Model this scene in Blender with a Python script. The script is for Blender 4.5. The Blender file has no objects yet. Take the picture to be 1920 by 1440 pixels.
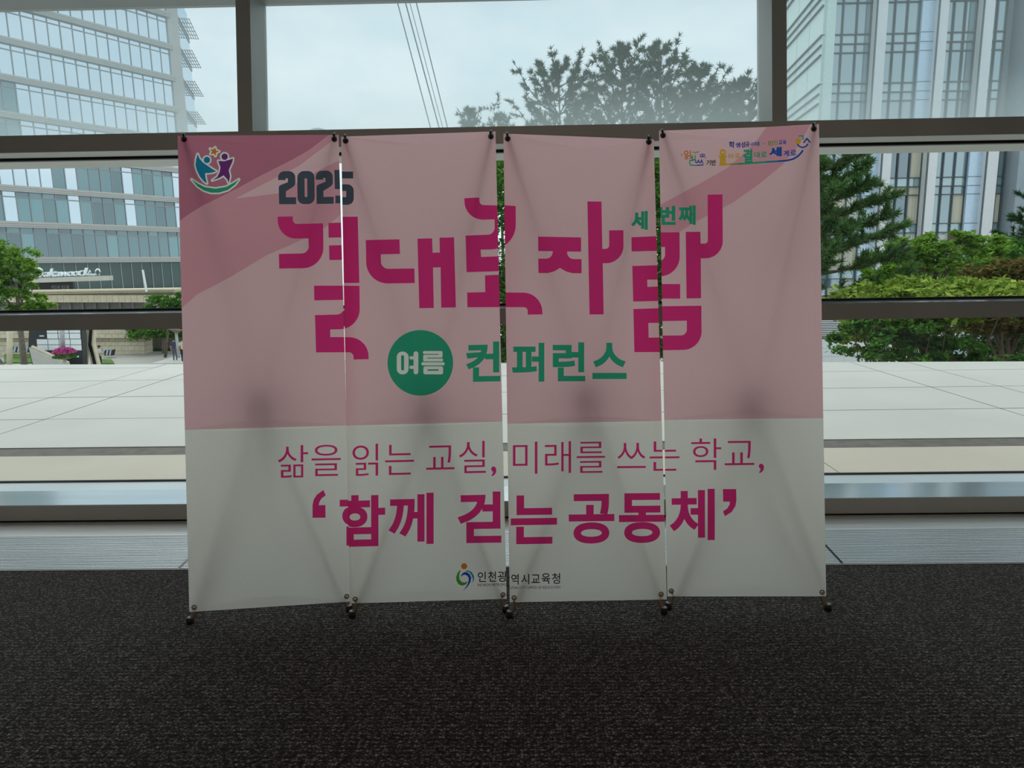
import bpy, bmesh, math, random
import numpy as np
from mathutils import Vector, Matrix
from mathutils.geometry import delaunay_2d_cdt, interpolate_bezier
random.seed(7); rng = np.random.default_rng(7)
S = bpy.context.scene
COL = S.collection
R_ = math.radians
# ------------------------------------------------------------------ camera
FPX, CAMH = 1331.0, 1.36
PITCH, YAW, ROLL = R_(9.75), R_(1.09), R_(0.89)
CAM = Vector((0, 0, CAMH))
FW = Vector((-math.sin(YAW) * math.cos(PITCH), math.cos(YAW) * math.cos(PITCH), -math.sin(PITCH)))
rt0 = Vector((math.cos(YAW), math.sin(YAW), 0)); up0 = rt0.cross(FW)
RT = rt0 * math.cos(ROLL) - up0 * math.sin(ROLL)
UP = rt0 * math.sin(ROLL) + up0 * math.cos(ROLL)
cd = bpy.data.cameras.new('camera'); cd.sensor_width = 36; cd.lens = FPX / 1920 * 36; cd.clip_end = 3000; cd.clip_start = 0.05
cam = bpy.data.objects.new('camera', cd); COL.objects.link(cam)
M = Matrix((RT, UP, -FW)).transposed().to_4x4(); M.translation = CAM; cam.matrix_world = M
S.camera = cam
# ------------------------------------------------------------------ world, sun, exposure
W = bpy.data.worlds.new('overcast_sky'); S.world = W; W.use_nodes = True
nt = W.node_tree; bg = nt.nodes['Background']
tc = nt.nodes.new('ShaderNodeTexCoord'); mp = nt.nodes.new('ShaderNodeMapping'); mp.inputs['Scale'].default_value = (2.2, 2.2, 5.0)
nz = nt.nodes.new('ShaderNodeTexNoise'); nz.inputs['Scale'].default_value = 2.6; nz.inputs['Detail'].default_value = 7; nz.inputs['Roughness'].default_value = .55
cr = nt.nodes.new('ShaderNodeValToRGB')
cr.color_ramp.elements[0].position = .34; cr.color_ramp.elements[0].color = (.70, .83, .88, 1)
cr.color_ramp.elements[1].position = .66; cr.color_ramp.elements[1].color = (.86, .95, .97, 1)
nt.links.new(tc.outputs['Generated'], mp.inputs[0]); nt.links.new(mp.outputs[0], nz.inputs['Vector'])
nt.links.new(nz.outputs['Fac'], cr.inputs[0]); nt.links.new(cr.outputs[0], bg.inputs[0]); bg.inputs[1].default_value = 1.2
sd = bpy.data.lights.new('sun', 'SUN'); sd.energy = 1.3; sd.angle = R_(50); sd.color = (1, .95, .86)
sun = bpy.data.objects.new('sun', sd); COL.objects.link(sun); sun.location = (-10, 30, 40)
sun.rotation_euler = Vector((.25, -.42, -1.0)).to_track_quat('-Z', 'Y').to_euler()
S.view_settings.view_transform = 'Standard'; S.view_settings.look = 'None'
S.view_settings.exposure = 0.0; S.view_settings.gamma = 1.0; S.view_settings.use_curve_mapping = False
LAMP = 50.0          # glow of the hall's ceiling lamps
S.cycles.use_denoising = True
S.cycles.max_bounces = 10; S.cycles.transparent_max_bounces = 24; S.cycles.sample_clamp_indirect = 6

# ------------------------------------------------------------------ helpers
def ray(x, y):
    return RT * ((x - 960) / FPX) + UP * ((720 - y) / FPX) + FW
def onp(x, y, p0, n):
    d = ray(x, y); n = Vector(n); t = (Vector(p0) - CAM).dot(n) / d.dot(n); return CAM + d * t
def onz(x, y, z=0.0): return onp(x, y, (0, 0, z), (0, 0, 1))
def at(x, y, Y): return onp(x, y, (0, Y, 0), (0, 1, 0))
def mpp(x, y, Y): return (at(x, y, Y) - CAM).dot(FW) / FPX      # metres per photo pixel there

MATS = {}
def node_mat(name):
    m = bpy.data.materials.new(name); m.use_nodes = True; MATS[name] = m
    t = m.node_tree; t.nodes.clear(); o = t.nodes.new('ShaderNodeOutputMaterial'); return m, t, o
def N(t, typ, **kw):
    n = t.nodes.new(typ)
    for k, v in kw.items():
        if k in n.inputs: n.inputs[k].default_value = v
        else: setattr(n, k, v)
    return n
def c4(c): return (c[0], c[1], c[2], 1)
def mat(name, col, rough=.6, metal=0., var=.12, scale=6., bump=0., bscale=40., spec=.4, stretch=None):
    m, t, o = node_mat(name)
    b = N(t, 'ShaderNodeBsdfPrincipled', Roughness=rough, Metallic=metal); b.inputs['Specular IOR Level'].default_value = spec
    tx = N(t, 'ShaderNodeTexCoord'); vec = tx.outputs['Object']
    if stretch:
        mpn = N(t, 'ShaderNodeMapping', Scale=stretch); t.links.new(vec, mpn.inputs[0]); vec = mpn.outputs[0]
    n = N(t, 'ShaderNodeTexNoise', Scale=scale, Detail=5.); t.links.new(vec, n.inputs['Vector'])
    r = N(t, 'ShaderNodeValToRGB'); e = r.color_ramp.elements
    e[0].position = .3; e[1].position = .7
    e[0].color = c4([c * (1 - var) for c in col]); e[1].color = c4([min(1, c * (1 + var)) for c in col])
    t.links.new(n.outputs['Fac'], r.inputs[0]); t.links.new(r.outputs[0], b.inputs['Base Color'])
    if bump:
        n2 = N(t, 'ShaderNodeTexNoise', Scale=bscale, Detail=4.); t.links.new(vec, n2.inputs['Vector'])
        bp = N(t, 'ShaderNodeBump', Strength=bump, Distance=.01); t.links.new(n2.outputs['Fac'], bp.inputs['Height']); t.links.new(bp.outputs[0], b.inputs['Normal'])
    t.links.new(b.outputs[0], o.inputs[0]); return m
def fabric(name, col, k=.84):
    m, t, o = node_mat(name)
    tx = N(t, 'ShaderNodeTexCoord'); n = N(t, 'ShaderNodeTexNoise', Scale=700., Detail=2.); t.links.new(tx.outputs['Object'], n.inputs['Vector'])
    r = N(t, 'ShaderNodeValToRGB'); e = r.color_ramp.elements
    e[0].position = .3; e[1].position = .7; e[0].color = c4([c * .95 for c in col]); e[1].color = c4([min(1, c * 1.04) for c in col])
    t.links.new(n.outputs['Fac'], r.inputs[0])
    d = N(t, 'ShaderNodeBsdfDiffuse'); tr = N(t, 'ShaderNodeBsdfTranslucent'); mx = N(t, 'ShaderNodeMixShader', Fac=k)
    t.links.new(r.outputs[0], d.inputs[0]); t.links.new(r.outputs[0], tr.inputs[0])
    t.links.new(d.outputs[0], mx.inputs[1]); t.links.new(tr.outputs[0], mx.inputs[2]); t.links.new(mx.outputs[0], o.inputs[0]); return m
def leafmat(name, a, b_, k=.35):
    m, t, o = node_mat(name)
    g = N(t, 'ShaderNodeNewGeometry'); r = N(t, 'ShaderNodeValToRGB'); r.color_ramp.elements[0].color = c4(a); r.color_ramp.elements[1].color = c4(b_)
    t.links.new(g.outputs['Random Per Island'], r.inputs[0])
    d = N(t, 'ShaderNodeBsdfDiffuse'); tr = N(t, 'ShaderNodeBsdfTranslucent'); mx = N(t, 'ShaderNodeMixShader', Fac=k)
    t.links.new(r.outputs[0], d.inputs[0]); t.links.new(r.outputs[0], tr.inputs[0])
    t.links.new(d.outputs[0], mx.inputs[1]); t.links.new(tr.outputs[0], mx.inputs[2]); t.links.new(mx.outputs[0], o.inputs[0]); return m
def glassmat(name, tint, film_lo, film_hi, z0, z1, filmcol=(.86, .93, .95), shine=.5):
    """clear pane with a thin milky film that thickens towards the bottom rail (z0) and thins out at z1"""
    m, t, o = node_mat(name)
    tr = N(t, 'ShaderNodeBsdfTransparent'); tr.inputs[0].default_value = c4(tint)
    gl = N(t, 'ShaderNodeBsdfGlossy', Roughness=.02); fr = N(t, 'ShaderNodeFresnel', IOR=1.5)
    ml = N(t, 'ShaderNodeMath', operation='MULTIPLY'); ml.inputs[1].default_value = shine; t.links.new(fr.outputs[0], ml.inputs[0])
    m1 = N(t, 'ShaderNodeMixShader'); t.links.new(ml.outputs[0], m1.inputs[0]); t.links.new(tr.outputs[0], m1.inputs[1]); t.links.new(gl.outputs[0], m1.inputs[2])
    tl = N(t, 'ShaderNodeBsdfTranslucent'); tl.inputs[0].default_value = c4(filmcol)
    tx = N(t, 'ShaderNodeTexCoord'); sp = N(t, 'ShaderNodeSeparateXYZ'); t.links.new(tx.outputs['Object'], sp.inputs[0])
    mr = N(t, 'ShaderNodeMapRange'); mr.inputs['From Min'].default_value = z0; mr.inputs['From Max'].default_value = z1
    mr.inputs['To Min'].default_value = film_lo; mr.inputs['To Max'].default_value = film_hi; mr.interpolation_type = 'SMOOTHSTEP'
    t.links.new(sp.outputs['Z'], mr.inputs['Value'])
    nz_ = N(t, 'ShaderNodeTexNoise', Scale=1.3, Detail=6.); t.links.new(tx.outputs['Object'], nz_.inputs['Vector'])
    ad = N(t, 'ShaderNodeMath', operation='MULTIPLY_ADD'); ad.inputs[1].default_value = .06; ad.inputs[2].default_value = -.03
    t.links.new(nz_.outputs['Fac'], ad.inputs[0])
    sm = N(t, 'ShaderNodeMath', operation='ADD', use_clamp=True); t.links.new(mr.outputs[0], sm.inputs[0]); t.links.new(ad.outputs[0], sm.inputs[1])
    m2 = N(t, 'ShaderNodeMixShader'); t.links.new(sm.outputs[0], m2.inputs[0]); t.links.new(m1.outputs[0], m2.inputs[1]); t.links.new(tl.outputs[0], m2.inputs[2])
    t.links.new(m2.outputs[0], o.inputs[0]); return m
def facade_glass(name, col, refl=.6, rough=.06, var=.2, wav=.0):
    m, t, o = node_mat(name)
    oi = N(t, 'ShaderNodeObjectInfo'); r = N(t, 'ShaderNodeValToRGB'); e = r.color_ramp.elements
    e[0].color = c4([c * (1 - var) for c in col]); e[1].color = c4([min(1, c * (1 + var)) for c in col])
    t.links.new(oi.outputs['Random'], r.inputs[0])
    d = N(t, 'ShaderNodeBsdfDiffuse'); t.links.new(r.outputs[0], d.inputs[0])
    g = N(t, 'ShaderNodeBsdfGlossy', Roughness=rough); g.inputs[0].default_value = (.82, .92, 1, 1)
    mx = N(t, 'ShaderNodeMixShader', Fac=refl); t.links.new(d.outputs[0], mx.inputs[1]); t.links.new(g.outputs[0], mx.inputs[2])
    if wav:
        tx = N(t, 'ShaderNodeTexCoord'); n2 = N(t, 'ShaderNodeTexNoise', Scale=.35, Detail=1.); t.links.new(tx.outputs['Object'], n2.inputs['Vector'])
        bp = N(t, 'ShaderNodeBump', Strength=wav, Distance=1.); t.links.new(n2.outputs['Fac'], bp.inputs['Height']); t.links.new(bp.outputs[0], g.inputs['Normal'])
    t.links.new(mx.outputs[0], o.inputs[0]); return m

def link(o, parent=None):
    COL.objects.link(o)
    if parent is not None:
        o.parent = parent
        p = Vector((0, 0, 0)); q = parent
        while q is not None: p += q.location; q = q.parent
        o.location = -p        # meshes are authored in world coordinates
    return o
def mesh_obj(name, verts, faces, m, parent=None, smooth=False, mids=None):
    me = bpy.data.meshes.new(name); me.from_pydata([tuple(v) for v in verts], [], faces)
    for k in (m if isinstance(m, (list, tuple)) else [m]): me.materials.append(MATS[k])
    if mids is not None: me.polygons.foreach_set('material_index', mids)
    if smooth: me.polygons.foreach_set('use_smooth', [True] * len(me.polygons))
    me.update(); return link(bpy.data.objects.new(name, me), parent)
def tag(o, label=None, cat=None, group=None, kind=None):
    if label: o['label'] = label
    if cat: o['category'] = cat
    if group: o['group'] = group
    if kind: o['kind'] = kind
    return o
def empty(name, loc, label, cat, group=None, kind=None):
    o = bpy.data.objects.new(name, None); o.empty_display_size = .1; COL.objects.link(o); o.location = Vector(loc); return tag(o, label, cat, group, kind)
class MB:
    def __init__(s): s.v = []; s.f = []
    def quad_faces(s, b): return
    def prism(s, o, ux, uy, uz):
        o, ux, uy, uz = Vector(o), Vector(ux), Vector(uy), Vector(uz); n = len(s.v)
        s.v += [o, o + ux, o + ux + uy, o + uy, o + uz, o + ux + uz, o + ux + uy + uz, o + uy + uz]
        fs = [(0, 3, 2, 1), (4, 5, 6, 7), (0, 1, 5, 4), (1, 2, 6, 5), (2, 3, 7, 6), (3, 0, 4, 7)]
        if ux.cross(uy).dot(uz) < 0: fs = [f[::-1] for f in fs]
        s.f += [tuple(i + n for i in f) for f in fs]; return s
    def box(s, x0, x1, y0, y1, z0, z1): return s.prism((x0, y0, z0), (x1 - x0, 0, 0), (0, y1 - y0, 0), (0, 0, z1 - z0))
    def tube(s, pts, rad, seg=8, cap=True):
        pts = [Vector(p) for p in pts]; n0 = len(s.v); k = len(pts)
        rads = rad if isinstance(rad, (list, tuple)) else [rad] * k
        ref = None
        for i, p in enumerate(pts):
            d = (pts[min(i + 1, k - 1)] - pts[max(i - 1, 0)]).normalized()
            if ref is None: ref = Vector((0, 0, 1)) if abs(d.z) < .9 else Vector((1, 0, 0))
            a = d.cross(ref)
            a = a.normalized() if a.length > 1e-5 else Vector((1, 0, 0)); b = d.cross(a).normalized(); ref = -b if False else ref
            for j in range(seg):
                t = 2 * math.pi * j / seg; s.v.append(p + (a * math.cos(t) + b * math.sin(t)) * rads[i])
        for i in range(k - 1):
            for j in range(seg):
                q = (j + 1) % seg; s.f.append((n0 + i * seg + j, n0 + i * seg + q, n0 + (i + 1) * seg + q, n0 + (i + 1) * seg + j))
        if cap:
            s.f.append(tuple(n0 + j for j in range(seg))[::-1]); s.f.append(tuple(n0 + (k - 1) * seg + j for j in range(seg)))
        return s
    def torus(s, c, n, R, r, seg=20, ring=8):
        c, n = Vector(c), Vector(n).normalized(); a = n.orthogonal().normalized(); b = n.cross(a); n0 = len(s.v)
        for i in range(seg):
            t = 2 * math.pi * i / seg; e = a * math.cos(t) + b * math.sin(t)
            for j in range(ring):
                u = 2 * math.pi * j / ring; s.v.append(c + e * (R + r * math.cos(u)) + n * (r * math.sin(u)))
        for i in range(seg):
            for j in range(ring):
                s.f.append((n0 + i * ring + j, n0 + ((i + 1) % seg) * ring + j, n0 + ((i + 1) % seg) * ring + (j + 1) % ring, n0 + i * ring + (j + 1) % ring))
        return s
    def ball(s, c, rx, ry=None, rz=None, seg=12, ring=8):
        ry = ry or rx; rz = rz or rx; c = Vector(c); n0 = len(s.v)
        for i in range(ring + 1):
            ph = math.pi * i / ring
            for j in range(seg):
                t = 2 * math.pi * j / seg; s.v.append(c + Vector((rx * math.sin(ph) * math.cos(t), ry * math.sin(ph) * math.sin(t), rz * math.cos(ph))))
        for i in range(ring):
            for j in range(seg):
                q = (j + 1) % seg; s.f.append((n0 + i * seg + j, n0 + (i + 1) * seg + j, n0 + (i + 1) * seg + q, n0 + i * seg + q))
        return s
    def poly(s, pts, dv):
        """flat outline extruded by the vector dv"""
        pts = [Vector(p) for p in pts]; dv = Vector(dv); n0 = len(s.v); k = len(pts)
        s.v += pts + [p + dv for p in pts]
        s.f += [tuple(n0 + i for i in range(k)), tuple(n0 + k + i for i in range(k))[::-1]]
        s.f += [(n0 + i, n0 + k + i, n0 + k + (i + 1) % k, n0 + (i + 1) % k) for i in range(k)]; return s
    def build(s, name, m, parent=None, smooth=False): return mesh_obj(name, s.v, s.f, m, parent, smooth)
def struct(o): o['kind'] = 'structure'; return o
# ------------------------------------------------------------------ materials
def carpet():
    m, t, o = node_mat('carpet')
    b = N(t, 'ShaderNodeBsdfPrincipled', Roughness=.95); b.inputs['Specular IOR Level'].default_value = .15; b.inputs['Sheen Weight'].default_value = .28; b.inputs['Sheen Roughness'].default_value = .35
    tx = N(t, 'ShaderNodeTexCoord')
    mp_ = N(t, 'ShaderNodeMapping', Scale=(105., 165., 1.)); t.links.new(tx.outputs['Object'], mp_.inputs[0])
    v = N(t, 'ShaderNodeTexVoronoi', Scale=1.); v.inputs['Randomness'].default_value = .8; t.links.new(mp_.outputs[0], v.inputs['Vector'])
    w = N(t, 'ShaderNodeTexWave', Scale=17., Distortion=1.6); w.bands_direction = 'Y'; w.inputs['Detail Scale'].default_value = 60.; t.links.new(tx.outputs['Object'], w.inputs['Vector'])
    r = N(t, 'ShaderNodeValToRGB'); e = r.color_ramp.elements
    e[0].position = 0; e[0].color = (.24, .23, .235, 1); e[1].position = .55; e[1].color = (.026, .024, .024, 1)
    t.links.new(v.outputs['Distance'], r.inputs[0])
    # some loops lighter, some brownish
    hs = N(t, 'ShaderNodeSeparateColor'); t.links.new(v.outputs['Color'], hs.inputs[0])
    rr = N(t, 'ShaderNodeValToRGB'); e = rr.color_ramp.elements
    e[0].position = .2; e[0].color = (.45, .42, .40, 1); e[1].position = .95; e[1].color = (2.3, 2.2, 2.25, 1)
    t.links.new(hs.outputs[0], rr.inputs[0])
    mu = N(t, 'ShaderNodeMix', data_type='RGBA', blend_type='MULTIPLY'); mu.inputs[0].default_value = 1
    t.links.new(r.outputs[0], mu.inputs[6]); t.links.new(rr.outputs[0], mu.inputs[7])
    wr = N(t, 'ShaderNodeValToRGB'); e = wr.color_ramp.elements
    e[0].position = .15; e[0].color = (.55, .55, .55, 1); e[1].position = .75; e[1].color = (1.15, 1.15, 1.15, 1)
    t.links.new(w.outputs['Fac'], wr.inputs[0])
    m2 = N(t, 'ShaderNodeMix', data_type='RGBA', blend_type='MULTIPLY'); m2.inputs[0].default_value = 1
    t.links.new(mu.outputs[2], m2.inputs[6]); t.links.new(wr.outputs[0], m2.inputs[7])
    t.links.new(m2.outputs[2], b.inputs['Base Color'])
    bp = N(t, 'ShaderNodeBump', Strength=.7, Distance=.003); bp.invert = True
    t.links.new(v.outputs['Distance'], bp.inputs['Height']); t.links.new(bp.outputs[0], b.inputs['Normal'])
    t.links.new(b.outputs[0], o.inputs[0])
carpet()
mat('aluminium', (.40, .40, .375), .45, .2, .06, 3., spec=.5)
mat('alu_sill', (.80, .84, .86), .14, .95, .06, 2., stretch=(.4, 6, 6))
mat('alu_out', (.60, .68, .71), .35, .4, .05, 2.)
mat('alu_pale', (.62, .64, .62), .5, .1, .05, 2.)
mat('rubber_black', (.012, .012, .013), .6, 0, .1)
mat('grille_metal', (.74, .77, .78), .3, .85, .12, 5., stretch=(.5, 20, 20))
mat('grille_tray', (.16, .165, .16), .5, .5, .1)
mat('plaster', (.42, .41, .39), .8, 0, .05)
mat('ceiling_white', (.55, .55, .53), .8, 0, .03)
mat('slab_white', (.525, .53, .505), .55, 0, .055, .9, .12, 60.)
mat('slab_warm', (.50, .475, .395), .55, 0, .06, 1.1, .12, 60.)
mat('strip_dark', (.115, .105, .095), .7, 0, .25, 9., .3, 80.)
mat('joint', (.07, .07, .065), .9)
mat('street', (.40, .385, .36), .8, 0, .08, .6)
mat('paving_pale', (.62, .62, .60), .75, 0, .06, .8)
mat('lawn', (.09, .19, .03), .9, 0, .4, 3., .6, 20.)
mat('spandrel', (.50, .50, .485), .55, .05, .04, 1.)
mat('spandrel_line', (.32, .33, .33), .6)
mat('mullion_grey', (.34, .36, .37), .5, .2)
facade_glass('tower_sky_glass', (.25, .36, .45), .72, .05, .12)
facade_glass('tower_reflection_tint', (.09, .20, .215), .20, .05, .6)  # teal colour stands in for neighbouring buildings mirrored in these panes
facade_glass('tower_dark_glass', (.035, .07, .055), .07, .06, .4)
facade_glass('hotel_glass', (.17, .27, .29), .30, .06, .2)
facade_glass('hotel_spandrel', (.25, .38, .38), .30, .1, .1)
facade_glass('hotel_dark_glass', (.05, .10, .13), .25, .06, .2)
mat('curtain', (.55, .53, .43), .9, 0, .15, 1.2, stretch=(14, 1, .1))
mat('curtain_white', (.60, .64, .60), .9, 0, .15, 1.2, stretch=(14, 1, .1))
mat('brown_board', (.16, .07, .045), .7)
mat('fin_white', (.68, .70, .72), .5, 0, .03)
mat('panel_blue', (.52, .66, .80), .3, .2, .05)
mat('side_green', (.60, .73, .70), .35, .1, .04)
mat('concrete_blue', (.30, .36, .40), .8, 0, .07, .5)
mat('frame_dark', (.10, .125, .135), .5, .2)
mat('stone_beige', (.62, .56, .42), .8, 0, .10, 2., .2, 20.)
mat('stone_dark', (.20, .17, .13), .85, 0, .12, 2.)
mat('panel_grey', (.30, .31, .31), .6, 0, .05)
mat('sign_dark', (.025, .03, .035), .4, 0, .1)
mat('sign_white', (.80, .86, .88), .4, 0, .03)
mat('letter_white', (.85, .92, .95), .35, 0, .02)
mat('letter_grey', (.32, .32, .33), .5)
mat('bark', (.13, .095, .07), .9, 0, .3, 8., .5, 30.)
mat('bark_grey', (.24, .21, .18), .9, 0, .25, 6., .4, 30.)
mat('post_grey', (.45, .48, .50), .5, .2)
mat('concrete_pale', (.52, .52, .49), .8, 0, .06, 2.)
mat('rack_blue', (.42, .50, .55), .5, .2)
mat('cable_grey', (.22, .25, .27), .6)
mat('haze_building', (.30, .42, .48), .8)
mat('skin', (.50, .29, .20), .55, 0, .05); mat('hair_black', (.02, .017, .015), .6)
mat('shirt_navy', (.05, .07, .13), .8); mat('trousers_grey', (.10, .11, .13), .8); mat('shoe_black', (.02, .02, .02), .5)
mat('shirt_pale', (.55, .60, .66), .8); mat('trousers_black', (.02, .02, .025), .8)
mat('shirt_beige', (.60, .55, .44), .8); mat('cap_dark', (.10, .07, .07), .8); mat('phone', (.02, .02, .02), .3)
mat('pole_tan', (.36, .27, .18), .5, 0, .15, 20.); mat('hub_black', (.03, .03, .03), .5); mat('brass', (.22, .16, .10), .35, .7)
mat('hook_black', (.02, .022, .025), .25)
leafmat('leaf_maple', (.06, .17, .015), (.30, .50, .08)); leafmat('leaf_lime', (.06, .15, .012), (.42, .54, .11))
leafmat('leaf_mid', (.05, .16, .025), (.15, .32, .06)); leafmat('leaf_deep', (.025, .075, .02), (.08, .17, .04))
leafmat('leaf_rust', (.05, .085, .025), (.24, .15, .055)); leafmat('needle', (.018, .05, .02), (.06, .14, .045), .2)
leafmat('needle_light', (.035, .10, .03), (.17, .30, .10), .25)
leafmat('petal', (.35, .02, .20), (.80, .22, .50)); leafmat('grass_blade', (.08, .22, .02), (.20, .42, .06))
Lwhite = (.95, .91, .83)
fabric('print_white', Lwhite); fabric('print_pink', (.93, .575, .60)); fabric('print_pink_mid', (.83, .38, .44)); fabric('print_pink_deep', (.60, .20, .28))
fabric('print_magenta', (.80, .04, .22)); fabric('print_green', (.04, .38, .22)); fabric('print_ink', (.085, .10, .13)); fabric('print_black', (.05, .045, .04))
fabric('print_blue', (.02, .24, .42)); fabric('print_navy', (.02, .05, .32)); fabric('print_purple', (.20, .04, .22)); fabric('print_orange', (.75, .22, .03))
fabric('print_yellow', (.80, .42, .05)); fabric('print_leaf', (.08, .36, .05)); fabric('print_royal', (.02, .10, .42)); fabric('print_olive', (.35, .36, .10))

# ------------------------------------------------------------------ room shell
LEAN = R_(8.5); TL = math.tan(LEAN); GY0 = 3.665          # the glazing leans outwards; inner face of its frame meets the floor at GY0
def gy(z): return GY0 + TL * z
CEIL = 4.6; XL, XR, YB = -10.2, 10.0, -13.0
fl = MB().box(XL, XR, YB, 3.02, -.08, 0).build('floor', 'carpet'); struct(fl); tag(fl, 'dark charcoal loop carpet in front of the windows')
sl = MB().box(XL, XR, 3.02, 3.95, -.30, -.045).build('trim_1', 'grille_tray'); struct(sl)
c_ = MB().box(XL, XR, YB, gy(CEIL) + .3, CEIL, CEIL + .2).build('ceiling', 'ceiling_white'); struct(c_)
struct(MB().box(XL, XR, YB - .2, YB, 0, CEIL).build('wall_back', 'plaster'))
struct(MB().box(XL - .2, XL, YB, 4.0, 0, CEIL).build('wall_left', 'plaster'))
struct(MB().box(XR, XR + .2, YB, 4.0, 0, CEIL).build('wall_right', 'plaster'))
# frame: transoms (trim) and mullions (trim), sheared with the lean
DEP = .245
ti = [1]
def trim(mb, m):
    ti[0] += 1; o = mb.build('trim_%d' % ti[0], m); return struct(o)
zT = [(.0, .084), (1.03, 1.114), (1.99, 2.075), (2.82, 2.90), (4.45, 4.6)]
for i, (a, b) in enumerate(zT):
    y0 = gy((a + b) / 2)
    dep = .255 if i == 0 else DEP
    o = trim(MB().box(XL, XR, y0, y0 + dep, a, b), 'aluminium')
    # bright brushed top strip of the lower rails
    if i in (0, 1):
        trim(MB().box(XL, XR, y0 + .004, y0 + dep, b, b + .003), 'alu_sill')
        if i: trim(MB().box(XL, XR, y0 + dep - .022, y0 + dep - .006, b + .003, b + .016), 'rubber_black')
    if i == 2:
        trim(MB().box(XL, XR, y0 + .004, y0 + dep - .05, a - .004, a), 'alu_pale')
        trim(MB().box(XL, XR, y0 + dep - .04, y0 + dep, a - .018, a), 'rubber_black')
        trim(MB().box(XL, XR, y0 + dep, y0 + dep + .33, a - .012, a + .05), 'alu_pale')   # outside sunshade
trim(MB().box(XL, XR, gy(.04) + .255, gy(.04) + .425, .02, .084), 'alu_out')              # outside sill flashing
trim(MB().box(XL, XR, gy(.04) + .425, gy(.04) + .440, -.1, .094), 'rubber_black')
MULL = [-10.1, -7.21, -4.36, -1.491, 1.368, 4.22, 7.07, 9.9]; MW = .039
for X in MULL:
    for (za, zb) in ((.084, 1.03), (1.114, 1.99), (2.075, 2.82), (2.90, 4.45)):
        trim(MB().prism((X - MW, gy(za), za), (2 * MW, 0, 0), (0, DEP, 0), (0, (zb - za) * TL, zb - za)), 'aluminium')
glassmat('glass_low', (.95, .965, .955), .015, .01, 0, 1)
glassmat('glass_up', (.735, .80, .82), .44, .18, 2.07, 2.45, (.72, .84, .86), .15)
wi = 0
for (za, zb) in ((.07, 1.04), (1.10, 2.0), (2.06, 2.83), (2.89, 4.46)):
    for a, b in zip(MULL[:-1], MULL[1:]):
        wi += 1; off = DEP - .03
        xa, xb = a + MW - .01, b - MW + .01
        o = mesh_obj('window_%d' % wi, [(xa, gy(za) + off, za), (xb, gy(za) + off, za), (xb, gy(zb) + off, zb), (xa, gy(zb) + off, zb)], [(0, 1, 2, 3)], 'glass_up' if za > 2 else 'glass_low')
        struct(o)
# ------------------------------------------------------------------ convector grille in the floor
g = empty('floor_grille', (0, 3.34, -.045), 'ribbed metal floor grille running along the foot of the windows', 'grille')
mb = MB(); y = 3.03
while y < 3.655:
    w = .0095 if y < 3.45 else .0185
    mb.box(XL + .02, XR - .02, y, y + w, -.045, -.002 if y < 3.45 else -.006); y += .0165 if y < 3.45 else .0205
o = mb.build('bars', 'grille_metal', g); o['kind'] = 'stuff'
for X in (-6.2, -3.3, 3.3, 6.2): MB().box(X, X + .012, 3.03, 3.65, -.04, -.001).build('cross_bar', 'grille_metal', g)
p0, p1 = onz(1547, 1022, 0), onz(1584, 1062, 0); d = (p1 - p0); s_ = Vector((.007, 0, 0))
MB().prism(p0 + Vector((0, 0, -.003)), s_, (d.x, d.y, 0), (0, 0, .004)).build('seam', 'rubber_black', g)
p0, p1 = onz(352, 1047, 0), onz(331, 1067, 0); d = (p1 - p0)
MB().prism(p0 + Vector((0, 0, -.003)), s_, (d.x, d.y, 0), (0, 0, .0045)).build('seam', 'alu_pale', g)
MB().box(XL + .02, XR - .02, 3.02, 3.03, -.045, .003).build('edge_strip', 'alu_pale', g)
# ------------------------------------------------------------------ ceiling lamps behind the camera
m, t, o_ = node_mat('lamp_glow'); em = N(t, 'ShaderNodeEmission', Strength=LAMP); em.inputs[0].default_value = (1, .86, .70, 1); t.links.new(em.outputs[0], o_.inputs[0])
where = ['left', 'middle', 'right']
for j, yy in enumerate((-4.5, -9.0)):
    for i, xx in enumerate((-5, 0, 5)):
        L = empty('ceiling_lamp', (xx, yy, CEIL), 'round warm ceiling lamp, %s one in the %s' % (where[i], ['row nearer the windows', 'rear row of the hall'][j]), 'lamp', 'ceiling lamps of the hall')
        a = MB().tube([(xx, yy, CEIL), (xx, yy, CEIL - .06)], .34, 24).build('rim', 'alu_pale', L)
        MB().tube([(xx, yy, CEIL - .055), (xx, yy, CEIL - .068)], .30, 24).build('diffuser', 'lamp_glow', L)
# ------------------------------------------------------------------ the four banner stands
def rnd(pts, seg=9):
    """outline with rounded corners: points are (x, y) or (x, y, radius)"""
    out = []; n = len(pts)
    for i, p in enumerate(pts):
        if len(p) == 2 or p[2] == 0: out.append((p[0], p[1])); continue
        a = Vector(pts[i - 1][:2]); b = Vector(p[:2]); c = Vector(pts[(i + 1) % n][:2]); r = p[2]
        u, v = a - b, c - b; lu, lv = u.length, v.length; u.normalize(); v.normalize()
        ang = math.acos(max(-1, min(1, u.dot(v)))); tl = min(r / math.tan(ang / 2), lu * .98, lv * .98); rr = tl * math.tan(ang / 2)
        ctr = b + (u + v).normalized() * (rr / math.sin(ang / 2)); s0, s1 = b + u * tl - ctr, b + v * tl - ctr
        a0 = math.atan2(s0.y, s0.x); da = math.atan2(s1.y, s1.x) - a0
        while da > math.pi: da -= 2 * math.pi
        while da < -math.pi: da += 2 * math.pi
        for k in range(seg + 1): t = a0 + da * k / seg; out.append((ctr.x + rr * math.cos(t), ctr.y + rr * math.sin(t)))
    return out
def area(c): return .5 * sum(c[i - 1][0] * c[i][1] - c[i][0] * c[i - 1][1] for i in range(len(c)))
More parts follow.
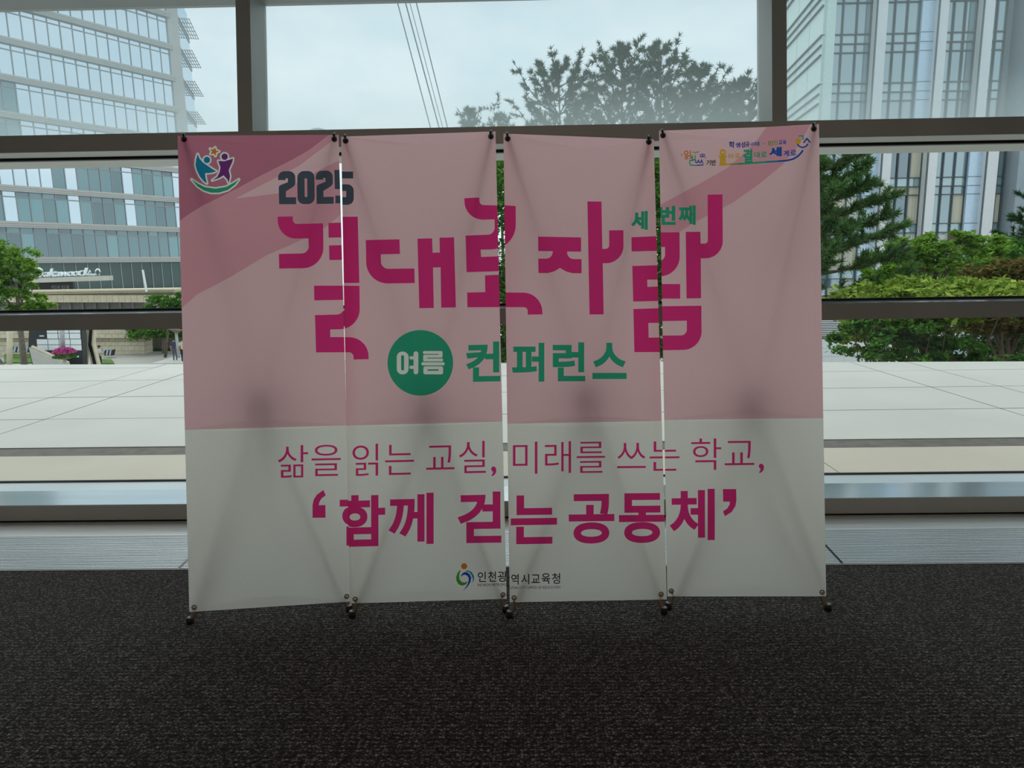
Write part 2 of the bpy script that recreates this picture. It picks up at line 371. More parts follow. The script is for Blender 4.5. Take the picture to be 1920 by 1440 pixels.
def Zm(ox, oy, s): return lambda pts: [(ox + p[0] * s, oy + p[1] * s) + ((p[2] * s,) if len(p) > 2 else ()) for p in pts]
def outer(c): return c if area(c) > 0 else c[::-1]
def hole(c): return c if area(c) < 0 else c[::-1]
def circ(cx, cy, r, n=40): return [(cx + r * math.cos(2 * math.pi * k / n), cy + r * math.sin(2 * math.pi * k / n)) for k in range(n)]
def stroke(pts, w, closed=False):
    """thick line as separate overlapping pieces (painted as a union)"""
    res = []
    for a, b in zip(pts[:-1], pts[1:]):
        a, b = Vector(a), Vector(b); d = (b - a)
        if d.length < 1e-6: continue
        d.normalize(); n = Vector((-d.y, d.x)) * w / 2; res.append(outer([tuple(a + n), tuple(b + n), tuple(b - n), tuple(a - n)]))
    for p in pts: res.append(outer(circ(p[0], p[1], w / 2, 10)))
    return res
def offset(conts, d):
    tot = sum(area(c) for c in conts); sg = 1 if tot > 0 else -1; res = []
    for c in conts:
        n = len(c); o = []
        for i in range(n):
            p0, p1, p2 = Vector(c[i - 1]), Vector(c[i]), Vector(c[(i + 1) % n]); e1, e2 = p1 - p0, p2 - p1
            if e1.length < 1e-9 or e2.length < 1e-9: o.append(tuple(p1)); continue
            e1.normalize(); e2.normalize(); n1, n2 = Vector((e1.y, -e1.x)), Vector((e2.y, -e2.x)); m_ = n1 + n2
            if m_.length < .3: m_ = n1.copy(); k = 1
            else: m_.normalize(); k = min(1 / max(m_.dot(n1), .45), 1.8)
            o.append(tuple(p1 + m_ * (d * k * sg)))
        res.append(o)
    return res
GC = {}
def raw_glyph(ch):
    if ch in GC: return GC[ch]
    cu = bpy.data.curves.new('glyph', 'FONT'); cu.body = ch; ob = bpy.data.objects.new('glyph', cu); COL.objects.link(ob)
    bpy.context.view_layer.update(); dg = bpy.context.evaluated_depsgraph_get(); cv = ob.to_curve(dg); conts = []
    for sp in cv.splines:
        bp = sp.bezier_points; n = len(bp); pts = []
        for i in range(n):
            a, b = bp[i], bp[(i + 1) % n]; p0, h0, h1, p1 = a.co, a.handle_right, b.handle_left, b.co
            ch_ = (p1 - p0); L = ch_.length
            if L < 1e-7: continue
            dev = max(abs((h0 - p0).cross(ch_).z), abs((h1 - p0).cross(ch_).z)) / L
            if dev < .002: pts.append((p0.x, p0.y))
            else: pts += [(q.x, q.y) for q in interpolate_bezier(p0, h0, h1, p1, 7)[:-1]]
        if len(pts) > 2: conts.append(pts)
    ob.to_curve_clear(); bpy.data.objects.remove(ob); bpy.data.curves.remove(cu); GC[ch] = conts; return conts
def glyph(ch, x0, x1, y0, y1, off=0., slope=0.):
    """one printed character fitted to a box on the banner; off thickens or thins its strokes (em)"""
    cs = raw_glyph(ch)
    if off: cs = offset(cs, off)
    xs = [p[0] for c in cs for p in c]; ys = [p[1] for c in cs for p in c]; ax, bx, ay, by = min(xs), max(xs), min(ys), max(ys)
    xm = (x0 + x1) / 2
    def f(p):
        X = x0 + (p[0] - ax) / (bx - ax) * (x1 - x0); return (X, y1 - (p[1] - ay) / (by - ay) * (y1 - y0) + slope * (X - xm))
    return [[f(p) for p in c] for c in cs]
def line_text(txt, x0, x1, y0, y1, slope=0., off=0.):
    w = []; x = 0
    for ch in txt:
        if ch == ' ': x += .32; continue
        cs = raw_glyph(ch); ax = min(p[0] for c in cs for p in c); bx = max(p[0] for c in cs for p in c); w.append((ch, x, x + bx - ax)); x += bx - ax + .09
    T = x - .09; res = []
    for ch, a, b in w:
        xa, xb = x0 + a / T * (x1 - x0), x0 + b / T * (x1 - x0); dy = slope * ((xa + xb) / 2 - x0)
        res += glyph(ch, xa, xb, y0 + dy, y1 + dy, off, slope)
    return res
SH = {1: [], 2: [], 3: [], 4: []}          # paint list of each banner: (part, material, contours)
LETTERS = {'title_lettering': 'title_letter', 'slogan_lettering': 'slogan_letter', 'green_lettering': 'green_letter', 'year_lettering': 'year_digit'}; UID = [0]
def paint(bs, part, m, conts, dy=0.):
    for b in (bs if isinstance(bs, (list, tuple)) else [bs]):
        nm = part
        if part in LETTERS: UID[0] += 1; nm = '%s#%d' % (LETTERS[part], UID[0])       # every printed character is its own piece
        SH[b].append((nm, m, [[(x, y + dy) for x, y in c] for c in conts]))
Z3, Z4, ZA = Zm(480, 300, .25), Zm(920, 300, .25), Zm(600, 560, .15625)
Z6, Z7, Z8, ZT, ZL, ZB = Zm(500, 800, .25), Zm(940, 800, .270833), Zm(1240, 230, .166667), Zm(320, 240, .083333), Zm(1260, 240, .1458333), Zm(840, 1040, .125)
def pl(z, pts): return outer(rnd(z(pts)))
I = lambda pts: pts
# --- ground colours
low = {1: [(320, 807), (652, 797.6), (700, 797), (700, 1300), (320, 1300)], 2: [(600, 798.6), (944, 790.4), (1000, 789), (1000, 1300), (600, 1300)],
       3: [(900, 794.6), (1240, 789.2), (1300, 788), (1300, 1300), (900, 1300)], 4: [(1200, 787.4), (1560, 784), (1560, 1300), (1200, 1300)]}
paint(1, 'sheet', 'print_pink_mid', [outer([(300, 200), (700, 200), (660, 385), (612, 425), (560, 452), (500, 478), (430, 520), (300, 590)])])
paint(1, 'sheet', 'print_pink_deep', [outer([(300, 230), (640, 230), (613, 256), (580, 280), (548, 298), (489, 328), (440, 355), (390, 380), (300, 425)])])
paint(1, 'sheet', 'print_pink', [outer([(700, 200), (640, 252), (560, 310), (440, 372), (520, 362), (600, 318), (660, 290), (720, 250)])])
paint(4, 'sheet', 'print_pink_mid', [pl(Z8, [(1240, -20), (1080, 190), (920, 350), (750, 500), (420, 690), (40, 895), (-60, 950), (-60, 1400), (390, 1110), (800, 900), (1100, 690), (1370, 470), (1560, 240), (1700, -20)])])
for b in low: paint(b, 'sheet', 'print_white', [outer(low[b])])
# --- year
def two(dx): return pl(Z3, [(163 + dx, 147), (163 + dx, 80, 48), (292 + dx, 80, 48), (293 + dx, 188, 40), (222 + dx, 232), (222 + dx, 277), (299 + dx, 277), (299 + dx, 329), (171 + dx, 329), (168 + dx, 190, 22), (237 + dx, 163), (236 + dx, 134), (219 + dx, 134), (219 + dx, 147)])
paint(1, 'year_lettering', 'print_ink', [two(0)]); paint(1, 'year_lettering', 'print_ink', [two(284)])
paint(1, 'year_lettering', 'print_ink', [pl(Z3, [(307, 80, 50), (437, 80, 50), (440, 329, 50), (310, 329, 50)]), hole(rnd(Z3([(362, 136), (382, 136), (384, 275), (364, 275)])))])
five = pl(Z3, [(588, 76), (728, 76), (728, 128), (645, 128), (645, 172), (733, 172, 48), (733, 326, 48), (596, 326), (596, 268), (677, 268), (677, 222), (592, 219)])
paint(1, 'year_lettering', 'print_ink', [five]); paint(2, 'year_lettering', 'print_ink', [five], 2.6)
# --- title
T, MG = 'title_lettering', 'print_magenta'
paint([1, 2], T, MG, [pl(Z3, [(160, 423), (274, 421), (276, 478, 30), (503, 475), (508, 810, 155), (172, 813), (170, 703), (398, 699, 55), (392, 587), (163, 590, 138)])])
paint(1, T, MG, [pl(Z3, [(543, 473), (700, 469), (702, 581), (545, 583)])]); paint(1, T, MG, [pl(Z3, [(548, 641), (700, 639), (700, 749), (551, 751)])])
paint(2, T, MG, [pl(Z3, [(610, 426), (763, 425), (775, 922), (620, 924)])])
paint([1, 2], T, MG, [pl(I, [(588.75, 535.5), (674, 536), (675, 617, 38), (619.3, 617.8), (619.3, 632), (691, 632.5, 36), (691, 673.5), (663, 674), (663, 660.5, 9), (592.5, 660.8), (590.5, 590.8), (645.5, 589.5, 14), (645.5, 562.3), (589.2, 563.2)])])
paint(2, T, MG, [pl(Z3, [(823, 600), (1075, 593), (1079, 703), (935, 707), (938, 816, 55), (1187, 812), (1190, 922), (829, 928, 160)])])
paint(2, T, MG, [pl(Z3, [(1210, 588), (1320, 585), (1324, 693), (1378, 692), (1376, 580), (1485, 578), (1499, 1105), (1389, 1107), (1384, 803), (1327, 805), (1333, 1109), (1224, 1111)])])
paint([2, 3], T, MG, [pl(I, [(870.75, 371), (898.75, 370), (899.3, 384, 8), (967, 386.3), (967.3, 467, 46), (901.3, 468), (902, 481.7), (937, 480.5), (937, 508.5), (874.8, 510.3), (873, 441.3), (927.7, 439.5, 13), (927.2, 411.3), (871, 412.5, 35)])])
paint([2, 3], T, MG, [pl(I, [(909.3, 516.3), (937, 515), (937.5, 548.5), (1017, 548.7, 36), (1017, 589.5), (989.5, 590), (989.3, 576, 7), (876.3, 576), (875.8, 548.3), (909.8, 547.6)])])
paint(3, T, MG, [pl(Z4, [(356, 573), (680, 577), (680, 685), (575, 684), (577, 741, 50), (683, 741), (684, 848), (614, 847), (565, 834), (521, 808), (478, 834), (430, 847), (359, 847), (357, 739), (464, 738, 50), (466, 683), (357, 682)])])
paint(3, T, MG, [pl(Z4, [(728, 305), (834, 307), (840, 664), (892, 663, 28), (891, 524), (998, 524), (1000, 772, 130), (843, 772), (849, 1157), (743, 1158)])])
paint(3, T, MG, [pl(Z4, [(1058, 577), (1417, 566), (1418, 895, 150), (1176, 897), (1177, 951), (1422, 945), (1423, 1055), (1071, 1061), (1064, 793), (1308, 787, 50), (1308, 680), (1059, 684)])])
paint(4, T, MG, [pl(Z4, [(1060, 544), (1417, 541), (1420, 873, 150), (1180, 873), (1180, 930), (1422, 930), (1422, 1040), (1080, 1040), (1070, 762), (1308, 757, 50), (1308, 653), (1060, 655)])])
paint(4, T, MG, [pl(Z4, [(1464, 538), (1575, 536), (1577, 625), (1632, 624, 25), (1631, 256), (1744, 252), (1746, 735, 132), (1578, 736), (1580, 1036), (1470, 1038)])])
paint(3, T, MG, [pl(Z4, [(1072, 1117), (1582, 1108), (1585, 1440, 140), (1079, 1441)]), hole(rnd(Z4([(1184, 1222), (1472, 1220), (1472, 1330, 45), (1186, 1332)])))])
paint(4, T, MG, [pl(Z4, [(1072, 1098), (1582, 1092), (1585, 1423, 140), (1079, 1428)]), hole(rnd(Z4([(1184, 1210), (1472, 1205), (1472, 1315, 45), (1186, 1318)])))])
# --- green badge and subtitle
paint(2, 'badge', 'print_green', [circ(788, 680.3, 61.6, 72)])
def rr(x0, x1, y0, y1, r): return pl(ZA, [(x0, y0, r), (x1, y0, r), (x1, y1, r), (x0, y1, r)])
paint(2, 'badge', 'print_white', [rr(920, 1062, 635, 908, 66), hole(rnd(ZA([(972, 678, 17), (1008, 678, 17), (1008, 862, 17), (972, 862, 17)])))])
paint(2, 'badge', 'print_white', [rr(1122, 1178, 632, 908, 27), rr(1072, 1150, 690, 729, 19), rr(1072, 1150, 804, 843, 19)])
paint(2, 'badge', 'print_white', [rr(1235, 1470, 628, 663, 16), rr(1420, 1470, 628, 706, 14), rr(1238, 1470, 673, 707, 14), rr(1238, 1287, 673, 752, 14), rr(1238, 1476, 717, 752, 16), rr(1215, 1497, 762, 801, 19)])
paint(2, 'badge', 'print_white', [rr(1240, 1477, 812, 908, 22), hole(rnd(ZA([(1290, 848), (1422, 847), (1422, 864), (1290, 866)])))])
GL, GR = 'green_lettering', 'print_green'
sub = .032
paint([2, 3], GL, GR, glyph('컨', 874, 938, 640.7, 715.6, sub, -.02)); paint(3, GL, GR, glyph('퍼', 960, 1020.7, 642.7, 715.6, sub))
paint(3, GL, GR, glyph('런', 1036.4, 1097.7, 641.8, 715, sub)); paint(3, GL, GR, glyph('스', 1111, 1175.3, 642.7, 710.7, sub))
paint(3, GL, GR, glyph('세', 1183.75, 1215, 395, 430.5, .045)); paint(4, GL, GR, glyph('번', 1235.5, 1267, 386, 421.7, .045)); paint(4, GL, GR, glyph('째', 1272, 1305, 384.5, 421, .04))
# --- slogan
SLn = {1: -.022, 2: -.022, 3: -.012, 4: -.010}
th = -.006
for ch, b, x0, x1, y0, y1 in [('삶', 1, 520.5, 577.5, 835, 895.75), ('을', 1, 584, 639, 834, 892.5), ('읽', 2, 660.75, 708.75, 832.5, 892.5), ('는', 2, 722, 776, 834, 890.5), ('교', 2, 799, 852, 835.5, 880.5), ('실', 2, 860.5, 911, 827, 887), (',', 2, 921, 930.5, 874.5, 893),
        ('미', 3, 961.7, 1007.7, 828.4, 888.6), ('래', 3, 1021.8, 1070.8, 827.6, 887.2), ('를', 3, 1081.4, 1134.5, 828.4, 886.7), ('쓰', 3, 1157.2, 1210.8, 830.6, 877.7), ('는', [3, 4], 1218, 1274, 827.6, 882.6), ('학', 4, 1296, 1352.5, 822.2, 881.3), ('교', 4, 1359.2, 1414.8, 827, 872.3), (',', 4, 1423.4, 1433, 869.9, 887.5)]:
    paint(b, 'slogan_lettering', MG, glyph(ch, x0, x1, y0, y1, .012 if ch == ',' else th, SLn[b if isinstance(b, int) else 3]))
bd = .031
for ch, b, x0, x1, y0, y1, dy in [('함', 1, 637, 722, 928.3, 1025, -2.6), ('함', 2, 637, 722, 928.3, 1025, 0), ('께', 2, 728.2, 813, 925, 1021, 0), ('걷', 2, 858, 940, 922, 1018, 0), ('는', 3, 957.6, 1044.5, 928.6, 1020, 0),
        ('공', 3, 1066.5, 1152, 926.5, 1019.4, 0), ('동', 3, 1160.7, 1247.5, 924.6, 1018, 0), ('동', 4, 1160.7, 1248.5, 921.6, 1015, 0), ('체', 4, 1255.5, 1340.3, 917, 1013, 0)]:
    paint(b, 'slogan_lettering', MG, glyph(ch, x0, x1, y0, y1, .027 if ch in '체께' else bd, SLn[b]), dy)
paint(1, 'slogan_lettering', MG, [pl(Z6, [(343, 685), (343, 590), (352, 548), (375, 512), (425, 475), (443, 515), (410, 540), (393, 570), (391, 590), (440, 588), (441, 683)])])
paint(4, 'slogan_lettering', MG, [pl(Z7, [(1535, 433), (1627, 433), (1629, 510), (1622, 550), (1595, 592), (1548, 620), (1535, 587), (1566, 566), (1581, 540), (1583, 520), (1537, 520)])])
# --- bottom office logo
ol = 'office_logo'
paint(2, ol, 'print_orange', [circ(870.25, 1061.9, 5.75, 24)])
paint(2, ol, 'print_leaf', [pl(ZB, [(190, 222), (150, 265), (122, 330), (124, 390), (155, 445), (210, 468), (265, 452), (300, 400), (250, 420), (205, 412), (172, 370), (168, 310)])])
paint(2, ol, 'print_royal', [pl(ZB, [(192, 340), (200, 300), (235, 268), (280, 260), (325, 290), (350, 345), (338, 410), (300, 475), (225, 545), (285, 460), (308, 400), (310, 350), (290, 318), (255, 302), (220, 310)])])
paint(2, ol, 'print_blue', [pl(ZB, [(240, 250), (300, 237), (355, 262), (388, 320), (390, 375), (368, 430), (373, 370), (358, 315), (325, 270), (285, 252)])])
def zb(ch, b, x0, x1, y0, y1, off=.012): paint(b, ol, 'print_black', glyph(ch, 840 + .125 * x0, 840 + .125 * x1, 1040 + .125 * y0, 1040 + .125 * y1, off))
zb('인', 2, 447, 570, 255, 410); zb('천', 2, 600, 722, 250, 405); zb('광', 2, 745, 890, 245, 405); zb('광', 3, 775, 925, 285, 440)
for ch, a, b_, c, d in [('역', 950, 1060, 290, 450), ('시', 1097, 1220, 290, 445), ('교', 1250, 1380, 298, 425), ('육', 1403, 1535, 280, 440), ('청', 1560, 1682, 278, 440)]: zb(ch, 3, a, b_, c, d)
paint(2, ol, 'print_black', line_text('INCHEON METROPO', 895.9, 949, 1094.6, 1099.4, -.02, .008))
paint(3, ol, 'print_black', line_text('LITAN CITY OFFICE OF EDUCATION', 955.6, 1050.6, 1099.8, 1104.8, -.012, .008))
# --- emblem, top left
em_ = 'emblem'
pieces = [('print_blue', [(600, 580), (640, 680), (720, 770), (850, 860), (960, 935), (1020, 965), (960, 990), (860, 1008), (770, 1010), (775, 1100), (808, 1240), (740, 1195), (650, 1085), (585, 950), (552, 830), (565, 700)]),
          ('print_purple', [(1065, 735), (1200, 742), (1330, 705), (1395, 680), (1385, 750), (1300, 940), (1330, 1080), (1300, 1230), (1270, 1150), (1185, 1060), (1080, 1120), (930, 1172), (1040, 1095), (1095, 990), (1115, 880)]),
          ('print_orange', [(995, 430), (1012, 500), (1085, 520), (1020, 545), (1000, 622), (965, 568), (890, 578), (925, 525), (880, 460), (950, 482)]),
          ('print_green', [(465, 1150), (600, 1245), (760, 1325), (1000, 1360), (1240, 1320), (1400, 1235), (1530, 1150), (1440, 1270), (1280, 1390), (1080, 1450), (900, 1450), (740, 1400), (600, 1310)]),
          ('print_blue', circ(808, 712, 72, 24)), ('print_purple', circ(1208, 640, 72, 24))]
for m_, p in pieces:
    q = ZT(p); paint(1, em_, 'print_white', stroke(q + q[:1], 5.8))
for m_, p in pieces: paint(1, em_, m_, [outer(ZT(p))])
# --- campaign logo, top right
cl = 'campaign_logo'
def zl(ch, m_, x0, x1, y0, y1, off=.02): paint(4, cl, m_, glyph(ch, 1260 + .1458333 * x0, 1260 + .1458333 * x1, 240 + .1458333 * y0, 240 + .1458333 * y1, off, -.03))
for ch, a, b_, c, d, m_ in [('학', 745, 818, 155, 243, 'print_navy'), ('생', 828, 893, 168, 235, 'print_navy'), ('성', 898, 955, 160, 238, 'print_navy'), ('공', 957, 1010, 160, 228, 'print_navy'), ('시', 1014, 1050, 168, 220, 'print_royal'), ('대', 1054, 1098, 165, 214, 'print_royal'), ('를', 1102, 1142, 162, 216, 'print_blue'),
        ('여', 1170, 1190, 180, 198, 'print_olive'), ('는', 1194, 1215, 179, 197, 'print_olive'), ('인', 1243, 1308, 152, 214, 'print_leaf'), ('천', 1314, 1368, 147, 210, 'print_olive'), ('교', 1378, 1428, 147, 200, 'print_royal'), ('육', 1432, 1478, 145, 208, 'print_royal')]: zl(ch, m_, a, b_, c, d, .03)
zl('읽', 'print_orange', 155, 246, 282, 400, .02); zl('기', 'print_black', 447, 505, 402, 472, .03); zl('반', 'print_black', 514, 575, 397, 472, .03)
def zs(m_, pts, w): paint(4, cl, m_, stroke(ZL(pts), w * .1458333))
zs('print_orange', [(118, 345), (140, 325)], 7); zs('print_orange', [(122, 355), (142, 350)], 7)
zs('print_green', [(265, 310), (288, 300), (300, 320), (318, 298), (328, 316), (352, 290)], 8)
zs('print_green', [(262, 350), (262, 402), (300, 400)], 15); zs('print_green', [(250, 372), (275, 372)], 12); zs('print_green', [(300, 345), (300, 400)], 13)
zs('print_green', [(280, 412), (232, 414), (228, 450), (245, 474), (300, 476), (330, 474)], 15); zs('print_royal', [(330, 474), (408, 467)], 15)
zs('print_royal', [(305, 405), (308, 435), (325, 442), (345, 405), (350, 435), (370, 440), (388, 402), (392, 435), (405, 442)], 13)
paint(4, cl, 'print_royal', stroke(ZL(circ(382, 345, 16, 12) + [(398, 345)]), 1.4)); paint(4, cl, 'print_royal', stroke(ZL(circ(412, 340, 14, 12) + [(426, 340)]), 1.4)); zs('print_royal', [(368, 372), (395, 362), (420, 365), (442, 372)], 8)
zl('올', 'print_yellow', 612, 714, 258, 455, .04); zl('바', 'print_yellow', 735, 810, 312, 382, .03); zl('로', 'print_yellow', 822, 890, 312, 372, .03)
zl('결', 'print_green', 925, 1050, 255, 432, .04); zl('대', 'print_green', 1070, 1142, 295, 368, .03); zl('로', 'print_green', 1152, 1232, 292, 362, .03)
zl('세', 'print_royal', 1256, 1420, 236, 358, .05); zl('계', 'print_royal', 1440, 1512, 280, 356, .03); zl('로', 'print_royal', 1525, 1606, 276, 346, .03)
zs('print_yellow', [(625, 462), (700, 458), (770, 452)], 23); zs('print_olive', [(770, 452), (860, 448)], 23); zs('print_leaf', [(860, 448), (930, 444)], 23); zs('print_green', [(930, 444), (1100, 434), (1230, 426)], 23)
zs('print_blue', [(1230, 426), (1380, 418)], 23); zs('print_royal', [(1380, 418), (1480, 412), (1560, 395), (1620, 362), (1660, 322), (1685, 288)], 23)
paint(4, cl, 'print_yellow', [circ(1260 + 1625 * .1458333, 240 + 165 * .1458333, 5.4, 24)])
zs('print_green', [(1640, 97), (1690, 95), (1690, 140)], 16); zs('print_royal', [(1700, 183), (1738, 130), (1778, 178)], 19)
zs('print_royal', [(1622, 208), (1645, 234), (1685, 246), (1725, 234), (1750, 204)], 19)

def wind(P, conts):
    """winding number of the points P in closed outlines"""
    w = np.zeros(len(P), int)
    for c in conts:
        c = np.array(c); d = np.roll(c, -1, 0)
        lo, hi = c.min(0), c.max(0); sel = np.where((P[:, 0] >= lo[0]) & (P[:, 0] <= hi[0]) & (P[:, 1] >= lo[1]) & (P[:, 1] <= hi[1]))[0]
        if len(sel) == 0: continue
        x, y = P[sel, 0][:, None], P[sel, 1][:, None]
        up = (c[:, 1] <= y) & (d[:, 1] > y); dn = (c[:, 1] > y) & (d[:, 1] <= y)
        cr_ = (d[:, 0] - c[:, 0]) * (y - c[:, 1]) - (x - c[:, 0]) * (d[:, 1] - c[:, 1])
        w[sel] += (up & (cr_ > 0)).sum(1) - (dn & (cr_ < 0)).sum(1)
    return w
BQ = {1: ((332.5, 254), (635, 253), (659.5, 1128), (354.5, 1148)), 2: ((639.6, 256), (929, 246.5), (950, 1122.5), (656, 1132)),
      3: ((944, 250.5), (1226, 261), (1250, 1123.5), (955.6, 1129.4)), 4: ((1235.6, 245), (1536, 232), (1549, 1118), (1251, 1118))}
BASE = {1: (-1.30, 2.50, -.70, 2.585), 2: (-.69, 2.545, -.085, 2.59), 3: (-.07, 2.545, .54, 2.56), 4: (.55, 2.605, 1.165, 2.575)}
HOLES = {1: ((345, 261), (627, 261), (364, 1139), (650, 1118.5)), 2: ((648, 264), (920.5, 256), (666, 1123.5), (943.2, 1115)),
         3: ((952, 260), (1216.5, 266), (964, 1121), (1239.5, 1114)), 4: ((1243, 254), (1526, 241.5), (1258.6, 1108), (1541.5, 1110.5))}
FEET = {1: ((357, 1169), (655.5, 1146)), 2: ((660.5, 1157), (948.5, 1147)), 3: ((955.5, 1157), (1245, 1150)), 4: ((1253, 1141), (1552, 1144))}
HUBS = {1: (497, 757), 2: (800, 764), 3: (1090, 746), 4: (1390, 757)}
BLAB = {1: 'pink and white fabric banner on a folding stand, leftmost, with the round-figure emblem', 2: 'pink and white fabric banner on a folding stand, with the green round badge',
        3: 'pink and white fabric banner on a folding stand, third from the left', 4: 'pink and white fabric banner on a folding stand, rightmost, with the small colourful campaign logo'}
LEANB = R_(8.0)
def banner(k):
    q = BQ[k]; xa, ya, xb, yb = BASE[k]
    ax = Vector((xb - xa, yb - ya, 0)).normalized(); back = Vector((-ax.y, ax.x, 0))
    upv = back * math.sin(LEANB) + Vector((0, 0, 1)) * math.cos(LEANB); nrm = upv.cross(ax).normalized()
    if nrm.y > 0: nrm = -nrm                                     # towards the viewer
    P0 = Vector((xa, ya, 0))
    def to3(x, y, off=0.): return onp(x, y, P0 + nrm * off, nrm)
    root = empty('banner_stand', ((xa + xb) / 2, (ya + yb) / 2 + .03, 0), BLAB[k], 'banner', 'banner stands in a row')
    # flat layout -> triangles
    pts, edges = [], []
    def add(c):
        n0 = len(pts); pts.extend(c); n = len(c); edges.extend((n0 + i, n0 + (i + 1) % n) for i in range(n))
    add(list(q))
    qc = np.array(q); lo, hi = qc.min(0) - 12, qc.max(0) + 12
    for part, m_, cs in SH[k]:
        for c in cs:
            c = [(min(max(x, lo[0]), hi[0]), min(max(y, lo[1]), hi[1])) for x, y in c]
            d = [c[0]]
            for p in c[1:]:
                if abs(p[0] - d[-1][0]) + abs(p[1] - d[-1][1]) > 1e-3: d.append(p)
            if len(d) > 2 and abs(area(d)) > 1e-4: add(d)
    A, B, C, D = [Vector(p) for p in q]
    for i in range(1, 20):
        for j in range(1, 48):
            u, v = i / 20, j / 48; p = A.lerp(B, u).lerp(D.lerp(C, u), v); pts.append((p.x, p.y))
    vs, _, fs, *_r = delaunay_2d_cdt([Vector(p) for p in pts], edges, [], 0, 1e-4, False)
    V2 = np.array([(v.x, v.y) for v in vs]); F = np.array([f for f in fs if len(f) == 3]); cen = V2[F].mean(1)
    F = F[wind(cen, [list(q)]) != 0]; cen = V2[F].mean(1)
    part = np.array(['sheet'] * len(F), dtype='<U24'); mt = np.array(['print_pink'] * len(F), dtype='<U24')
    for pn, m_, cs in SH[k]:
        ins = wind(cen, cs) != 0; part[ins] = pn; mt[ins] = m_
    # banner coordinates for a little slack in the cloth
    H = np.array([to3(x, y) for x, y in V2])
    o0, ex, ez = np.array(to3(*q[3])), np.array(ax), np.array(upv)
    uu = ((H - o0) @ ex) / .61; vv = ((H - o0) @ ez) / 1.78
    sl_ = .010 * np.sin(np.pi * np.clip(uu, 0, 1)) * (.35 + .65 * np.clip(vv, 0, 1)) + .004 * np.sin(uu * 9 + k) * np.clip((vv - .55) * 2, 0, 1) ** 2 + .003 * np.sin(3 * vv + 2 * uu + k)
    H = H - np.outer(sl_, np.array(nrm))
    sheet = None
    for pn in ['sheet'] + sorted(set(part) - {'sheet'}):
        sel = F[part == pn]; ms = mt[part == pn]
        if len(sel) == 0: continue
        used, inv = np.unique(sel, return_inverse=True); inv = inv.reshape(sel.shape); names = sorted(set(ms))
        vv3 = H[used]; n0 = np.cross(vv3[inv[:, 1]] - vv3[inv[:, 0]], vv3[inv[:, 2]] - vv3[inv[:, 0]]) @ np.array(nrm); inv[n0 < 0] = inv[n0 < 0][:, ::-1]
        o = mesh_obj(pn.split('#')[0], vv3.tolist(), inv.tolist(), names, root if pn == 'sheet' else sheet, False, [names.index(x) for x in ms])
        if pn == 'sheet': sheet = o
    # the crossed frame behind it
    hub = to3(*HUBS[k], -.105)
    MB().tube([hub - nrm * .03, hub + nrm * .025], .055, 20).tube([hub - nrm * .045, hub + nrm * .04], .02, 12).build('hub', 'hub_black', root, True)
    for i in range(2):
        tip = to3(*HOLES[k][i], -.012); d = (tip - hub).normalized()
        end = tip + d * .012
        a = MB().tube([hub, end], [.0055, .0048], 10).build('arm', 'pole_tan', root, True)
        hk = to3(HOLES[k][i][0], HOLES[k][i][1], .008); over = to3(HOLES[k][i][0] - (2 if i == 0 else -1), HOLES[k][i][1] - 11, -.004)
        MB().tube([end, over, to3(HOLES[k][i][0] - 1, HOLES[k][i][1] - 8, .008), hk], [.005, .005, .0045, .0045], 8).ball(hk, .0095).build('hook', 'hook_black', a, True)
        MB().torus(to3(*HOLES[k][i], .002), nrm, .0085, .0028, 18, 6).build('grommet', 'hook_black', sheet, True)
    for i in range(2):
        ft = onz(*FEET[k][i]); ft.z = 0; gm = to3(*HOLES[k][2 + i], -.012)
        d = (ft - hub); top = ft - d.normalized() * .012
        lg = MB().tube([hub, top], .0095, 10).build('leg', 'pole_tan', root, True)
        dn = d.normalized()
        MB().tube([ft, ft + Vector((0, 0, .012)), ft + Vector((0, 0, .025))], [.014, .0138, .0132], 14).build('rubber_foot', 'rubber_black', lg, True)
        MB().tube([ft + Vector((0, 0, .025)), ft + Vector((0, 0, .0265))], [.0105, .0105], 14).build('foot_rim', 'post_grey', lg, True)
        hx, hy = HOLES[k][2 + i]; low_ = ft - dn * .055; mid = low_.lerp(to3(hx, hy, .006), .5) + nrm * .010
        MB().tube([low_, mid, to3(hx, hy, .007), to3(hx, hy, -.006)], .0028, 8).build('hook', 'brass', lg, True)
        MB().torus(to3(hx, hy, .0015), nrm, .0078, .0024, 18, 6).build('grommet', 'brass', sheet, True)
    rf = Vector((hub.x, 2.985, 0)); dn = (rf - hub).normalized()
    lg = MB().tube([hub, rf - dn * .01], .0095, 10).build('rear_leg', 'pole_tan', root, True)
    MB().tube([rf, rf + Vector((0, 0, .012)), rf - dn * .034], [.0145, .0145, .012], 12).build('rubber_foot', 'rubber_black', lg, True)
for k in (1, 2, 3, 4): banner(k)
